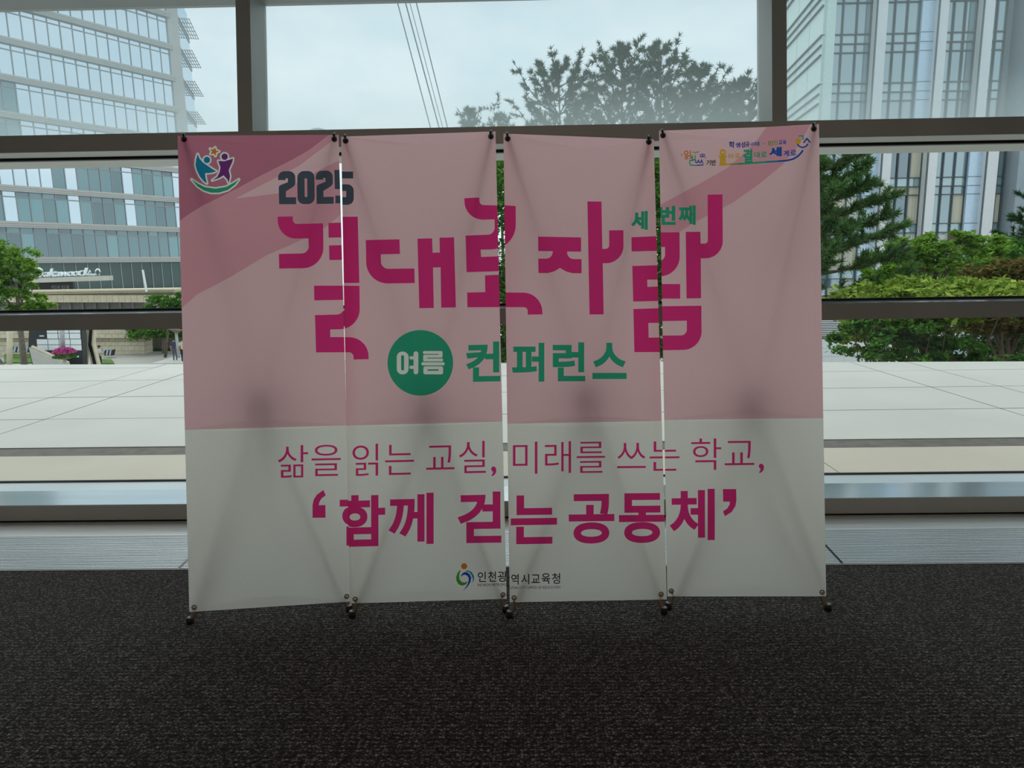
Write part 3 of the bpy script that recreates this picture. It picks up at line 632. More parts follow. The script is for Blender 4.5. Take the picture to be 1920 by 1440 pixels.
# ------------------------------------------------------------------ terrace outside, slab by slab
ZS = -5.75                                                   # street level, the hall is one storey up
ter = MB().box(-26, 24, 4.12, 9.05, -.5, -.03).build('terrace_pavement', 'joint'); struct(ter); tag(ter, 'pale stone terrace outside the windows')
def edge_y(x): return 10.02 + (x + 6.19) * (9.25 - 10.02) / 11.145
MB().poly([(-26, 9.05, -.5), (24, 9.05, -.5), (24, edge_y(24) - .02, -.5), (-26, edge_y(-26) - .02, -.5)], (0, 0, .47)).build('deck', 'joint', ter)
xs = [-26, -22.5, -19, -15.6, -12.2, -8.8, -5.11, -4.42, -2.25, 0.0, 2.1, 4.256, 4.96, 8.3, 11.6, 15, 18.4, 21.7, 24]
rows = [(5.262, 6.311), (6.311, 7.41), (7.41, 8.515), (8.515, 9.60), (9.60, 99)]
J = .008
for r0, r1 in rows:
    for a, b in zip(xs[:-1], xs[1:]):
        ya, yb = min(r1, edge_y(a)), min(r1, edge_y(b))
        if max(ya, yb) - r0 < .05: continue
        ya, yb = max(ya, r0 + .02), max(yb, r0 + .02); dz = random.uniform(-.0012, .0012)
        MB().poly([(a + J, r0 + J, -.03), (b - J, r0 + J, -.03), (b - J, yb - J, -.03), (a + J, ya - J, -.03)], (0, 0, .03 + dz)).build('slab', 'slab_white', ter)
for a, b in zip(range(-26, 24, 2), range(-24, 26, 2)):
    MB().box(a + .004, b - .004, 4.125, 5.018, -.03, 0).build('slab', 'slab_warm', ter)
    MB().box(a, b, 5.022, 5.258, -.03, -.006).build('drain_strip', 'strip_dark', ter)
st = MB().box(-160, 160, 8, 260, ZS - .5, ZS).build('street_ground', 'street'); struct(st)
MB().box(-26, 24, 4.2, 9.0, ZS, -.5).build('terrace_base', 'concrete_pale', ter)
a, b = onz(284, 682, ZS), onz(345, 664, ZS)
MB().poly([(a.x, a.y, ZS), (a.x + 30, a.y, ZS), (b.x + 30, b.y + 20, ZS), (b.x + 8, b.y + 20, ZS), (b.x, b.y, ZS)], (0, 0, .04)).build('pale_path', 'paving_pale', st)
for (x0, x1, y0, y1) in ((8, 68, 682, 666), (183, 215, 684, 676)):
    p = [onz(x0, y0, ZS), onz(x1, y0, ZS), onz(x1 - 6, y1, ZS), onz(x0, y1, ZS)]
    MB().poly(p, (0, 0, .12)).build('lawn', 'lawn', st)

def rect(mb, x0, x1, y0, y1, Y, dep, lift=0.):
    """box whose front face covers a photo rectangle at distance Y"""
    A, B, D = at(x0, y1, Y), at(x1, y1, Y), at(x0, y0, Y); w = B.x - A.x
    return mb.prism((A.x, Y, A.z), (w, 0, 0), (0, dep, 0), (0, 0, D.z - A.z))

# ------------------------------------------------------------------ glass tower on the left
TA = R_(30.); TU = Vector((math.sin(TA), math.cos(TA), 0)); TNn = Vector((math.cos(TA), -math.sin(TA), 0))   # along the facade, out of the facade
P0 = at(-60, 490, 76.0); P0.z = 0
def fac(x, y): return onp(x, y, P0, TNn)
def scoord(p): return (p - P0).dot(TU)
tw = empty('glass_tower', (P0.x, P0.y, ZS), 'glass office tower with pale horizontal floor bands, seen through the left window', 'building')
sE = scoord(fac(327, 180))                                   # far corner of the facade
zb_ = [fac(60, y).z for y in (482, 415.5, 348.5, 283, 217, 149, 81)]
zf = [zb_[0] + (zb_[-1] - zb_[0]) / 6 * i for i in range(-1, 10)]
HF = (zb_[-1] - zb_[0]) / 6; BH = .17 * HF
def fpr(mb, s0, s1, z0, z1, o0, o1):
    return mb.prism(P0 + TU * s0 + TNn * o0 + Vector((0, 0, z0)), TU * (s1 - s0), TNn * (o1 - o0), (0, 0, z1 - z0))
fpr(MB(), 0, sE, ZS, zf[-1] + 1, -14, -.35).build('core', 'panel_grey', tw)
NP = 19; pw = sE / NP
for i, z in enumerate(zf):
    if i > 0:
        bnd = fpr(MB(), -1, sE + .25, z - BH, z, -.3, .35).build('floor_band', 'spandrel', tw)
        for q in (.38, .72): fpr(MB(), -1, sE + .25, z - BH * q - .03, z - BH * q + .02, .35, .37).build('groove', 'spandrel_line', bnd)
    if i == len(zf) - 1: break
    z1 = zf[i + 1] - BH; top = z + (z1 - z) * .82
    if i == 0: z0_, z1 = at(60, 552, 78).z, zf[1] - BH
    else: z0_ = z
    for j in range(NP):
        m_ = 'tower_dark_glass' if i == 0 else ('tower_reflection_tint' if (i in (1, 2) or (i == 3 and j > 6)) else 'tower_sky_glass')
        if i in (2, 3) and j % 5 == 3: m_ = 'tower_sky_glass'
        if i > 3 and j < (5 if i < 6 else 4): m_ = 'tower_reflection_tint'  # slanted reflection at the upper left, put into the pane colour
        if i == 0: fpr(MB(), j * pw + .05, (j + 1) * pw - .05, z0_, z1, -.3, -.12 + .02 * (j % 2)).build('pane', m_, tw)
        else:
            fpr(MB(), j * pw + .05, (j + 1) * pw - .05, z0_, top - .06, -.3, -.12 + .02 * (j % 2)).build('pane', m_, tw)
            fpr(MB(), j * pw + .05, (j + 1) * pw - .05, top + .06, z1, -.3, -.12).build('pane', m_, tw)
    mb = MB()
    for j in range(NP + 1): fpr(MB(), j * pw - .05, j * pw + .05, z0_, z1, -.3, -.04).build('mullion', 'mullion_grey', tw)
    if i: fpr(MB(), 0, sE, top - .06, top + .06, -.3, -.05).build('window_rail', 'mullion_grey', tw)
# corner pier and the side that turns away, with projecting sun louvres
fpr(MB(), sE - .1, sE + 1.5, ZS, zf[-1] + 1, -6, .1).build('corner_pier', 'spandrel', tw)
SD = Vector((math.sin(R_(-17)), math.cos(R_(-17)), 0)); SN = Vector((math.cos(R_(-17)), -math.sin(R_(-17)), 0)); PC = P0 + TU * (sE + 1.5)
for i, z in enumerate(zf[:-1]):
    MB().prism(PC - SN * .6 + Vector((0, 0, z)), SN * .6, SD * 10, (0, 0, HF - BH)).build('side_glazing', 'tower_sky_glass', tw)
    MB().prism(PC - SN * .6 + Vector((0, 0, z - BH)), SN * .7, SD * 10, (0, 0, BH)).build('side_band', 'spandrel', tw)
    for q in range(5): MB().prism(PC + SN * (.15 + .30 * q) + Vector((0, 0, z - BH * .5)), SN * .07, SD * 9, (0, 0, .10)).build('louvre', 'spandrel_line', tw)
    for q in range(6): MB().prism(PC + SD * (q * 1.75) + Vector((0, 0, z - BH * .5 - .05)), SD * .08, SN * 1.5, (0, 0, .06)).build('bracket', 'spandrel_line', tw)
# low stone podium in front of the tower
pod = empty('podium_building', at(120, 668, 60), 'low beige stone podium with a cornice below the glass tower', 'building')
YP = 60.
x0, x1 = -30, 327; n = 31
for i in range(n):
    a, b = x0 + (x1 - x0) * i / n, x0 + (x1 - x0) * (i + 1) / n
    rect(MB(), a + .25, b - .25, 553.5, 567, YP, 3).build('block', 'stone_beige', pod)
rect(MB(), x0, x1 + 1, 546.5, 549.6, YP - .25, 3).build('coping', 'stone_beige', pod)
rect(MB(), x0, x1, 550, 553.2, YP, 3).build('cornice', 'stone_beige', pod)
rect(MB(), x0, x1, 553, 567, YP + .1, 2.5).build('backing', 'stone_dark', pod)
for i in range(13):
    a = -28 + 23.4 * i; rect(MB(), a + .9, a + 22.6, 567.2, 612, YP + 1.6, .4).build('panel', 'panel_grey', pod); rect(MB(), a - .9, a + .7, 567.2, 612, YP + 1.4, .6).build('post', 'concrete_pale', pod)
rect(MB(), -30, 278, 567, 612, YP + 2, 2).build('recess', 'panel_grey', pod)
rows_ = [(600, 609), (609, 618), (618, 626), (626, 634.5), (635, 641), (641, 648.5), (648.5, 658), (658, 667.5)]
for r, (a, b) in enumerate(rows_):
    xe = 268 + (b - 600) * .05; w = 12.2
    off = (r % 2) * w / 2; i = 0; xq = -40 - off
    while xq < xe:
        e = min(xq + w, xe)
        if e - xq > 1: rect(MB(), xq + .2, e - .2, a + .2, b - .2, 58.5 + (.25 if r == 4 else 0) - (.3 if r < 4 else 0), 1.4).build('block', 'stone_beige', pod)
        xq += w
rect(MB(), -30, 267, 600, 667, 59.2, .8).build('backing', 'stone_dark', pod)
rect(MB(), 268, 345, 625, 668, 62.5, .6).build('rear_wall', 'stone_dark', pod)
# sign beam and script letters on the tower front
sg = empty('hotel_sign', at(120, 546, 64), 'white script letters standing on a pale beam on the dark glazed storey', 'sign')
ys = 62.5
A, B = at(40, 531, ys), at(198, 526, ys); dz = at(100, 518.5, ys).z - at(100, 527.5, ys).z
MB().prism(A, (B.x - A.x, 0, B.z - A.z), (0, 1.2, 0), (0, 0, dz)).build('beam', 'concrete_pale', sg)
rect(MB(), 60, 138.5, 528.5, 547, ys + 1, .3).build('sign_panel', 'sign_dark', sg)
def solid_text(name, ch, x0, x1, y0, y1, Y, dep, m_, parent, shear=0., off=.0):
    """one raised character, its outline filled and given thickness"""
    cs = glyph(ch, x0, x1, y0, y1, off); pts, ed = [], []
    for c in cs:
        n0 = len(pts); pts += [(x + shear * (y1 - y), y) for x, y in c]; ed += [(n0 + i, n0 + (i + 1) % len(c)) for i in range(len(c))]
    vs, _, fs, *_r = delaunay_2d_cdt([Vector(p) for p in pts], ed, [], 0, 1e-5, False)
    V2 = np.array([(v.x, v.y) for v in vs]); F = np.array([f for f in fs if len(f) == 3])
    cs2 = [[(x + shear * (y1 - y), y) for x, y in c] for c in cs]
    F = F[wind(V2[F].mean(1), cs2) != 0]; n = len(V2)
    v3 = [at(x, y, Y) for x, y in V2]; back = [v + Vector((0, dep, 0)) for v in v3]; cnt = {}
    for f in F.tolist():
        for i in range(3):
            a, b = f[i], f[(i + 1) % 3]; cnt[(a, b)] = 1
    side = [(a, b, b + n, a + n) for (a, b) in cnt if (b, a) not in cnt]
    return mesh_obj(name, v3 + back, F.tolist() + (F[:, ::-1] + n).tolist() + side, m_, parent)
def swash(pts, w):
    mb = MB(); k = mpp(80, 510, ys)
    mb.tube([at(x, y, ys + .35) for x, y in pts], [w * k * (.35 + .65 * math.sin(math.pi * (i + .6) / (len(pts) + .2))) for i in range(len(pts))], 8); return mb.build('letter', 'letter_white', sg, True)
swash([(58, 514), (59.5, 512), (61.5, 512.5), (61, 515.5), (58.5, 516), (57, 513), (58.5, 508.5), (63, 504.5), (69, 502.6), (75, 503.2), (79.5, 506.5), (80.8, 511), (79.5, 515.5), (76, 518.6), (72, 519)], 1.7)
swash([(181, 516), (178.5, 512.5), (179, 507.5), (182, 504.6), (185.5, 505), (187.6, 509), (187, 513.5), (184.5, 516.2)], 1.5)  # the big O mirrored in the glass, its reflection built as a solid stroke
swash([(158, 515.5), (164, 514), (167, 510), (168.5, 506.5), (170, 510), (170.5, 516)], 1.)
for ch, a, b, y0, y1 in [('a', 80, 91, 510, 519), ('k', 90, 102, 503.5, 518.7), ('a', 101, 111, 509.7, 518.3), ('w', 110, 126, 509.5, 518), ('o', 124, 134, 509, 517.6), ('o', 134, 144, 508.6, 517.2), ('d', 143, 158, 502, 516.8)]:
    solid_text('letter', ch, a, b, y0, y1, ys + .3, .25, 'letter_white', sg, .30, .0)
for i, ch in enumerate('PREMIER'): solid_text('letter', ch, 160 + 2.4 * i, 162 + 2.4 * i, 513, 516.6, ys + .3, .2, 'letter_white', sg, .1, .03)
for ch, a, b in [('미', 97, 104), ('어', 105.5, 112), ('인', 115, 121.5), ('천', 123, 129.5)]: solid_text('letter', ch, a, b, 535, 542.5, ys + .95, .06, 'letter_grey', sg, 0, .03)
mb = MB(); mb.tube([at(275, 547, 59.5), at(267.5, 506, 59.5)], .09, 8)
o = mb.build('flag_pole', 'letter_white'); tag(o, 'thin white leaning pole on the podium roof', 'pole')

# ------------------------------------------------------------------ hotel block on the right
YH = 52.
hb = empty('hotel_building', at(1700, 560, YH), 'pale hotel block with white fins and curtained windows, seen through the right window', 'building')
ref = lambda y: at(1650, y, YH).z
z334, z62 = ref(334.), ref(62.)
FH = (z62 - z334) / 3.0                                       # storey height; line 62 is three storeys above line 334
xw = lambda px, up=False: at(px, 105 if up else 330, YH).x
floors = [z334 + FH * k for k in range(-3, 7)]
def hbox(a, b, z0, z1, dep0, dep1, name, m_, parent=hb): return MB().box(a, b, YH + dep0, YH + dep1, z0, z1).build(name, m_, parent)
lowlay = [('g', 1538, 1618, 3), ('w', 1618, 1644), ('f', 1644, 1662), ('g', 1662, 1729, 3), ('f', 1729, 1747), ('g', 1747, 1814, 3), ('w', 1814, 1838), ('f', 1838, 1860), ('g', 1860, 1884, 2)]
upplay = [('g', 1552, 1632, 3), ('f', 1632, 1652), ('g', 1652, 1722, 3), ('w', 1722, 1746), ('f', 1746, 1764), ('g', 1764, 1828, 3), ('f', 1828, 1848), ('g', 1848, 1884, 2)]
MB().poly([(xw(1536), YH + .9, ZS), (xw(2000), YH + .9, ZS), (xw(2000), YH + 16, ZS), (xw(1536) + 16 * math.tan(R_(6.3)), YH + 16, ZS)], (0, 0, floors[-1] + FH - ZS)).build('core', 'concrete_blue', hb)
for k, z in enumerate(floors):
    lay = lowlay if k < 5 else upplay
    # storey: spandrel row, vent row, tall pane below the floor line above
    zr = [(z - .19 * FH, z), (z - .37 * FH, z - .19 * FH), (z - FH, z - .37 * FH)]
    for it in lay:
        a, b = xw(it[1], k >= 5), xw(it[2], k >= 5)
        if it[0] == 'f':
            f = hbox(a, b, z - FH, z, -.55, .9, 'fin', 'fin_white'); hbox(a - .03, a + .06, z - FH, z, -.58, -.5, 'rail', 'frame_dark', f)
        elif it[0] == 'w':
            w_ = hbox(a, b, z - FH, z, -.1, .9, 'wall_panel', 'panel_blue')
            for q in (0, .19, .37): hbox(a, b, z - q * FH - .03, z - q * FH, -.13, -.08, 'joint_line', 'frame_dark', w_)
        else:
            n = it[3]
            for c in range(n):
                xa, xb = a + (b - a) * c / n + .035, a + (b - a) * (c + 1) / n - .035
                for q, (z0, z1) in enumerate(zr):
                    m_ = 'hotel_spandrel' if q == 0 else 'hotel_glass'
                    if k <= 3 and q == 2: m_ = random.choice(['curtain', 'curtain_white', 'hotel_glass', 'curtain'])
                    if k <= 2 and q == 1: m_ = random.choice(['curtain_white', 'hotel_glass'])
                    if k == 4 and it[1] == 1662 and q == 2: m_ = 'hotel_dark_glass' if c < 2 else 'curtain'
                    if k == 3 and it[1] == 1662 and q: m_ = 'hotel_dark_glass' if (q == 2 and c < 2) else 'curtain'
                    if k == 5 and it[1] == 1764 and c == 2 and q: m_ = 'hotel_dark_glass'
                    if k == 2 and it[1] == 1747 and c == 2 and q == 1: m_ = 'brown_board'
                    hbox(xa, xb, z0 + .03, z1 - .03, .25, .9, 'pane', m_)
                    if k == 2 and it[1] == 1747 and c == 2 and q == 2:
                        hbox(xa + .15, xb - .1, z1 - 1.0, z1 - .25, .2, .26, 'wall_clock', 'brown_board')
            for c in range(n + 1): hbox(a + (b - a) * c / n - .035, a + (b - a) * c / n + .035, z - FH, z, .1, .9, 'mullion', 'frame_dark')
            for q in (0, .19, .37): hbox(a, b, z - q * FH - .03, z - q * FH + .03, .1, .9, 'transom', 'frame_dark')
# big plain wall at its right and the pale side that runs away from us
hbox(xw(1886), xw(2060), floors[0] - FH, floors[-1] + FH, -1.2, 2, 'plain_wall', 'concrete_blue')
hd = Vector((math.sin(R_(6.3)), math.cos(R_(6.3)), 0)); PCo = Vector((xw(1536), YH + .1, 0)); hn = Vector((-hd.y, hd.x, 0))
for k, z in enumerate(floors):
    for c in range(5):
        MB().prism(PCo + hd * (c * 3.4 + .04) + Vector((0, 0, z - FH + .04)), hd * 3.32, hn * .25, (0, 0, FH - .08)).build('side_panel', 'side_green', hb)
    for q in (.02, .22, .42): MB().prism(PCo + hn * .25 + Vector((0, 0, z - q * FH)), hd * 17, hn * .12, (0, 0, .09)).build('side_rail', 'frame_dark', hb)
hbox(xw(1536) - .1, xw(1536) + .45, floors[0] - FH, floors[-1] + FH, -.2, .9, 'corner_post', 'side_green')
# low service building with louvres behind the shrubs
lb = empty('service_building', at(1680, 678, 40), 'low white panelled building with horizontal louvres behind the right-hand shrubs', 'building')
for i in range(16):
    a = 1380 + i * 22.3; b = a + 22
    for (y0, y1) in ((636.5, 653), (653.4, 668), (668.4, 700)): rect(MB(), a, b, y0, y1, 40, .5).build('panel', 'fin_white', lb)
for (a, b) in ((1380, 1608), (1612, 1788), (1792, 1806)):
    for j in range(11): rect(MB(), a, b, 600 + j * 3.3, 601.6 + j * 3.3, 40, .3).build('louvre', 'fin_white', lb)
for a in (1608, 1788, 1806): rect(MB(), a, a + 4, 596, 637, 39.9, .4).build('post', 'fin_white', lb)
rect(MB(), 1380, 1812, 596, 637, 40.5, 3).build('inner_wall', 'frame_dark', lb)
rect(MB(), 1660, 1730, 500, 560, 45, 1).build('plant_box', 'frame_dark', lb)
# far-off roof on the skyline and the stay cables across the sky
rb = MB(); x0, x1 = at(578, 249, 420), at(613, 249, 420)
pts = [Vector((x0.x, 420, ZS)), Vector((x1.x, 420, ZS))] + [Vector((x1.x + (x0.x - x1.x) * t, 420, x0.z + 1.2 + 1.5 * math.sin(math.pi * t))) for t in np.linspace(0, 1, 7)]
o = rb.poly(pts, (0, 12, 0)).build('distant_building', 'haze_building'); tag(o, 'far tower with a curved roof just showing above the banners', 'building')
cb = ['leftmost of the four', 'second from left of the four', 'faint third of the four', 'rightmost of the four']
for i, (xa, xb, r) in enumerate(((748, 806, .035), (763, 822, .04), (771, 829, .022), (783, 838, .035))):
    p, q = at(xa, 15, 42), at(xb, 235, 42); d = (q - p); t = (ZS - p.z) / d.z
    o = MB().tube([p - d * 1.2, p + d * t], r, 6).build('stay_cable', 'cable_grey'); tag(o, 'thin grey cable slanting across the sky, ' + cb[i], 'cable', 'cables across the sky')
# ------------------------------------------------------------------ planting
def leaf_mesh(name, P, size, m_, parent, flat=.5, asp=.55):
    """many small leaf blades, joined: nobody could count them"""
    n = len(P); a = rng.normal(size=(n, 3)); a[:, 2] *= flat; a /= np.linalg.norm(a, axis=1)[:, None]
    h = rng.normal(size=(n, 3)); h[:, 2] += 1.2 / max(flat, .1) * .6; b = np.cross(a, h); b /= np.linalg.norm(b, axis=1)[:, None] + 1e-9
    s = size * rng.uniform(.6, 1.35, (n, 1)); a *= s; b *= s * asp; nn = np.cross(a, b); nn /= np.linalg.norm(nn, axis=1)[:, None] + 1e-9
    V = np.stack([P - a, P + b * .8 + nn * s * .12, P + a, P - b * .8 + nn * s * .12], 1).reshape(-1, 3)
    me = bpy.data.meshes.new(name); me.vertices.add(4 * n); me.vertices.foreach_set('co', V.ravel())
    me.loops.add(4 * n); me.loops.foreach_set('vertex_index', np.arange(4 * n)); me.polygons.add(n); me.polygons.foreach_set('loop_start', np.arange(0, 4 * n, 4)); me.polygons.foreach_set('loop_total', np.full(n, 4))
    me.materials.append(MATS[m_]); me.update(calc_edges=True); o = link(bpy.data.objects.new(name, me), parent); o['kind'] = 'stuff'; return o
def crown_points(blobs, n, clump=70, spread=.16, flat=.6):
    vol = np.array([b[3] * b[4] * b[5] for b in blobs]) ** (2 / 3); vol = vol / vol.sum(); out = []
    for b, w in zip(blobs, vol):
        k = max(6, int(n * w / clump)); c = np.array(b[:3]); r = np.array(b[3:])
        d = rng.normal(size=(k, 3)); d /= np.linalg.norm(d, axis=1)[:, None]; cc = c + d * r * rng.uniform(.45, 1.0, (k, 1)) ** .6
        m_ = int(n * w / k) + 1; sp = np.array([1, 1, flat]) * r.mean() * spread
        out.append((cc[:, None, :] + rng.normal(size=(k, m_, 3)) * sp).reshape(-1, 3))
    return np.concatenate(out)
def blob(px, py, Y, wpx, hpx, dr=.9):
    p = at(px, py, Y); k = mpp(px, py, Y); return (p.x, p.y, p.z, wpx * k / 2, wpx * k / 2 * dr, hpx * k / 2)
def tree(name, label, cat, base, blobs, n, size, leaf, trunk_r=.1, bark='bark', stems=1, group=None, spread=.16, clump=70, flat=.6, lf=.5, limbs=6):
    base = Vector(base); r = empty(name, base, label, cat, group); top = max(blobs, key=lambda b: b[2]); cx = np.mean([b[0] for b in blobs]); cy = np.mean([b[1] for b in blobs]); cz = np.mean([b[2] for b in blobs])
    for s in range(stems):
        e = Vector((cx + random.uniform(-.4, .4) * (stems > 1), cy, cz)); b0 = base + Vector((random.uniform(-.3, .3) * (stems > 1), random.uniform(-.2, .2) * (stems > 1), 0))
        mid = b0.lerp(e, .5) + Vector((random.uniform(-.12, .12), 0, 0)) * (e - b0).length
        t_ = MB().tube([b0, mid, e], [trunk_r, trunk_r * .75, trunk_r * .35], 8).build('trunk', bark, r, True)
        for j in range(limbs):
            b = random.choice(blobs); q = mid.lerp(e, random.random()); f = Vector((b[0] + random.uniform(-.7, .7) * b[3], b[1] + random.uniform(-.7, .7) * b[4], b[2] + random.uniform(-.2, .6) * b[5]))
            MB().tube([q, q.lerp(f, .5) + Vector((0, 0, -.06 * (f - q).length)), f], [trunk_r * .4, trunk_r * .28, trunk_r * .1], 6).build('branch', bark, t_, True)
    leaf_mesh('foliage', crown_points(blobs, n, clump, spread, flat), size, leaf, r, lf); return r
def pine(label, base, topz, rad, z0, n_whorl, leaf='needle', group=None, tuft=.16, dens=1., upt=.5, lead=1.0, tr=.12):
    base = Vector(base); r = empty('pine_tree', base, label, 'pine', group); H = topz - base.z
    top = Vector((base.x, base.y, topz)); MB().tube([base, base.lerp(top, .5) + Vector((.1, 0, 0)), top], [tr, tr * .6, .012], 8).build('trunk', 'bark', r, True)
    tips, dirs = [], []; bm_ = MB()
    for w in range(n_whorl + 1):
        t = w / n_whorl; z = z0 + (topz - z0) * (t ** .85); L = rad * (1 - t) ** .75 + .12 * rad * lead; nb = 6 if t < .9 else 4
        for k in range(nb):
            an = 2 * math.pi * (k + random.random() * .6) / nb + w; d = Vector((math.cos(an), math.sin(an), 0)); L_ = L * random.uniform(.7, 1.12)
            o = Vector((base.x, base.y, z)); pts = [o + d * L_ * q + Vector((0, 0, L_ * (upt * q * q * (.5 + t) + .12 * q))) for q in (0, .35, .7, 1)]
            bm_.tube(pts, [.03 * L_ / rad + .012, .02, .014, .006], 5)
            # side twigs
            for s in range(int(7 * dens * max(L_ / rad, .35)) + 2):
                q = random.uniform(.25, 1); i = min(int(q * 3), 2); c = pts[i].lerp(pts[i + 1], q * 3 - i)
                sd = (d * .8 + Vector((random.uniform(-1, 1), random.uniform(-1, 1), random.uniform(.1, .9)))).normalized(); Lt = random.uniform(.15, .42) * max(L_, .5) * .6
                for u in np.linspace(.15, 1, 5): tips.append(c + sd * Lt * u); dirs.append(sd)
            for u in np.linspace(.3, 1, 7): i = min(int(u * 3), 2); tips.append(pts[i].lerp(pts[i + 1], u * 3 - i)); dirs.append((pts[3] - pts[2]).normalized())
    for u in np.linspace(0, 1, 14): tips.append(top + Vector((0, 0, -.9 + .95 * u)) * rad * .4); dirs.append(Vector((0, 0, 1)))
    o = bm_.build('branches', 'bark', r, True); o['kind'] = 'stuff'
    P = np.array([tuple(p) for p in tips]); D = np.array([tuple(p) for p in dirs]); m_ = max(6, int(11 * dens)); P = np.repeat(P, m_, 0); D = np.repeat(D, m_, 0); n = len(P)
    e = D * .9 + rng.normal(size=(n, 3)) * .55; e /= np.linalg.norm(e, axis=1)[:, None]; L = tuft * rng.uniform(.6, 1.2, (n, 1)); s = np.cross(e, rng.normal(size=(n, 3))); s /= np.linalg.norm(s, axis=1)[:, None]; s *= tuft * .075
    V = np.stack([P - s, P + s, P + e * L], 1).reshape(-1, 3); me = bpy.data.meshes.new('needles'); me.vertices.add(3 * n); me.vertices.foreach_set('co', V.ravel())
    me.loops.add(3 * n); me.loops.foreach_set('vertex_index', np.arange(3 * n)); me.polygons.add(n); me.polygons.foreach_set('loop_start', np.arange(0, 3 * n, 3)); me.polygons.foreach_set('loop_total', np.full(n, 3))
    me.materials.append(MATS[leaf]); me.update(calc_edges=True); o = link(bpy.data.objects.new('needles', me), r); o['kind'] = 'stuff'; return r
def ground(px, Y): p = at(px, 600, Y); return Vector((p.x, Y, ZS))
# left: maple in front of the podium
Y = 47.; bs = [blob(20, 485, Y, 95, 70), blob(-30, 500, Y, 90, 90), blob(50, 505, Y, 40, 40), blob(25, 535, Y, 80, 45), blob(70, 566, Y, 62, 34), blob(45, 578, Y + .6, 60, 22)]
tree('maple_tree', 'bright green maple at the far left in front of the stone podium', 'tree', ground(34, Y), bs, 16000, .13, 'leaf_maple', .22, 'bark_grey', spread=.13)
for i, (px, w, lab) in enumerate(((5, .28, 'thick grey-brown trunk at the far left edge below the window rail'),)):
    p = ground(px, 45); tree('street_tree', 'tall street tree with a thick grey trunk at the far left edge', 'tree', p, [blob(-70, 560, 45, 130, 60)], 4000, .13, 'leaf_mid', .3, 'bark_grey')
Y = 56.; tree('round_shrub', 'round light green tree beside the right end of the stone podium', 'tree', ground(303, Y), [blob(303, 578, Y, 74, 50), blob(335, 570, Y, 46, 60), blob(280, 588, Y, 40, 30)], 7000, .14, 'leaf_mid', .12, spread=.14)
tree('ivy_tree', 'dark green leafy tree over the lawn hedge, left of the walking man', 'tree', ground(300, 59), [blob(292, 618, 59, 96, 34), blob(330, 612, 59, 60, 40)], 7000, .15, 'leaf_mid', .10, 'bark_grey', stems=3)
hd_ = empty('clipped_hedge', ground(300, 60.5), 'low clipped hedge along the dark wall behind the walking men', 'hedge')
A, B = at(278, 667, 60.5), at(345, 667, 60.5); hz = at(300, 656, 60.5).z
MB().box(A.x, B.x, 60.4, 61.6, ZS, hz - .08).build('hedge_core', 'lawn', hd_)
P = np.stack([rng.uniform(A.x, B.x, 3500), rng.uniform(60.25, 61.7, 3500), rng.uniform(ZS, hz, 3500)], 1); leaf_mesh('foliage', P, .10, 'leaf_deep', hd_)
# pines behind the banners, their tops against the sky
pines = [(1048, 140, 22.5, 2.3, 'broad pine top left of the tall twin pines against the sky'), (1166, 108, 22., 2.1, 'tall pine top, left one of the tall twin pines against the sky'), (1239, 103, 23., 2.2, 'tall pine top, right one of the tall twin pines against the sky'), (1312, 145, 21.5, 1.7, 'pine top right of the tall twin pines against the sky'), (1390, 168, 22.5, 1.7, 'small pine top beside the right window post')]
for px, py, Y, rd, lab in pines:
    p = at(px, py, Y); zlow = at(px, 420, Y).z
    pine(lab, (p.x, Y, ZS), p.z, rd, zlow, 10, 'needle', 'pine tops above the banners', .17, 1.25, .75)
for px, py, lab in ((880, 216, 'bare little pine tip poking above the second and third banners, left one'), (935, 229, 'tiny pine tip just above the third banner')):
    p = at(px, py, 30); pine(lab, (p.x, 30, ZS), p.z, 1.0, p.z - 4, 6, 'needle', 'pine tops above the banners', .2, .8, 1.2)
# right: pine close to the rightmost banner
Y = 16.; p = at(1556, 262, Y); pine('dark green pine beside the rightmost banner', (p.x - .15, Y, ZS), p.z, 1.75, at(1556, 560, Y).z, 9, 'needle_light', None, .17, 2.0, .22, 1.0, .11)
Y = 24.; p = at(1975, 330, Y); pine('pine branch tips at the far right edge', (p.x, Y, ZS), p.z, 1.7, at(1975, 520, Y).z, 7, 'needle', None, .17, 1.5, .2)
# right: maples and shrubs below
Y = 13.; bs = [blob(1745, 560, Y, 330, 74), blob(1690, 590, Y, 260, 70), blob(1800, 548, Y + .3, 200, 56), blob(1640, 640, Y, 150, 70)]
tree('lime_maple', 'spreading lime green maple in front of the hotel block', 'tree', ground(1745, Y), bs, 13000, .07, 'leaf_lime', .07, 'bark', 3, spread=.10, clump=45, flat=.4, lf=.6)
Y = 14.5; bs = [blob(1905, 530, Y, 180, 110), blob(1960, 560, Y, 150, 120), blob(1880, 600, Y, 160, 60)]
tree('rust_maple', 'rust brown and green maple at the right edge', 'tree', ground(1930, Y), bs, 10000, .065, 'leaf_rust', .08, 'bark', 2, spread=.14, flat=.4, lf=.3)
Y = 19.; bs = [blob(1775, 458, Y, 130, 46), blob(1840, 462, Y, 110, 40), blob(1800, 490, Y, 150, 50), blob(1700, 470, Y, 130, 46), blob(1660, 500, Y, 120, 60)]
tree('slender_tree', 'slender mid green tree with several thin stems before the hotel windows', 'tree', ground(1770, Y), bs, 9000, .075, 'leaf_maple', .05, 'bark', 4, spread=.12, flat=.5)
Y = 23.; bs = [blob(1890, 476, Y, 120, 60), blob(1935, 482, Y, 90, 50), blob(1850, 500, Y, 130, 60), blob(1740, 520, Y, 200, 60)]
tree('dense_bush', 'dense green bush below the plain hotel wall', 'bush', ground(1880, Y), bs, 18000, .07, 'leaf_mid', .08, spread=.13)
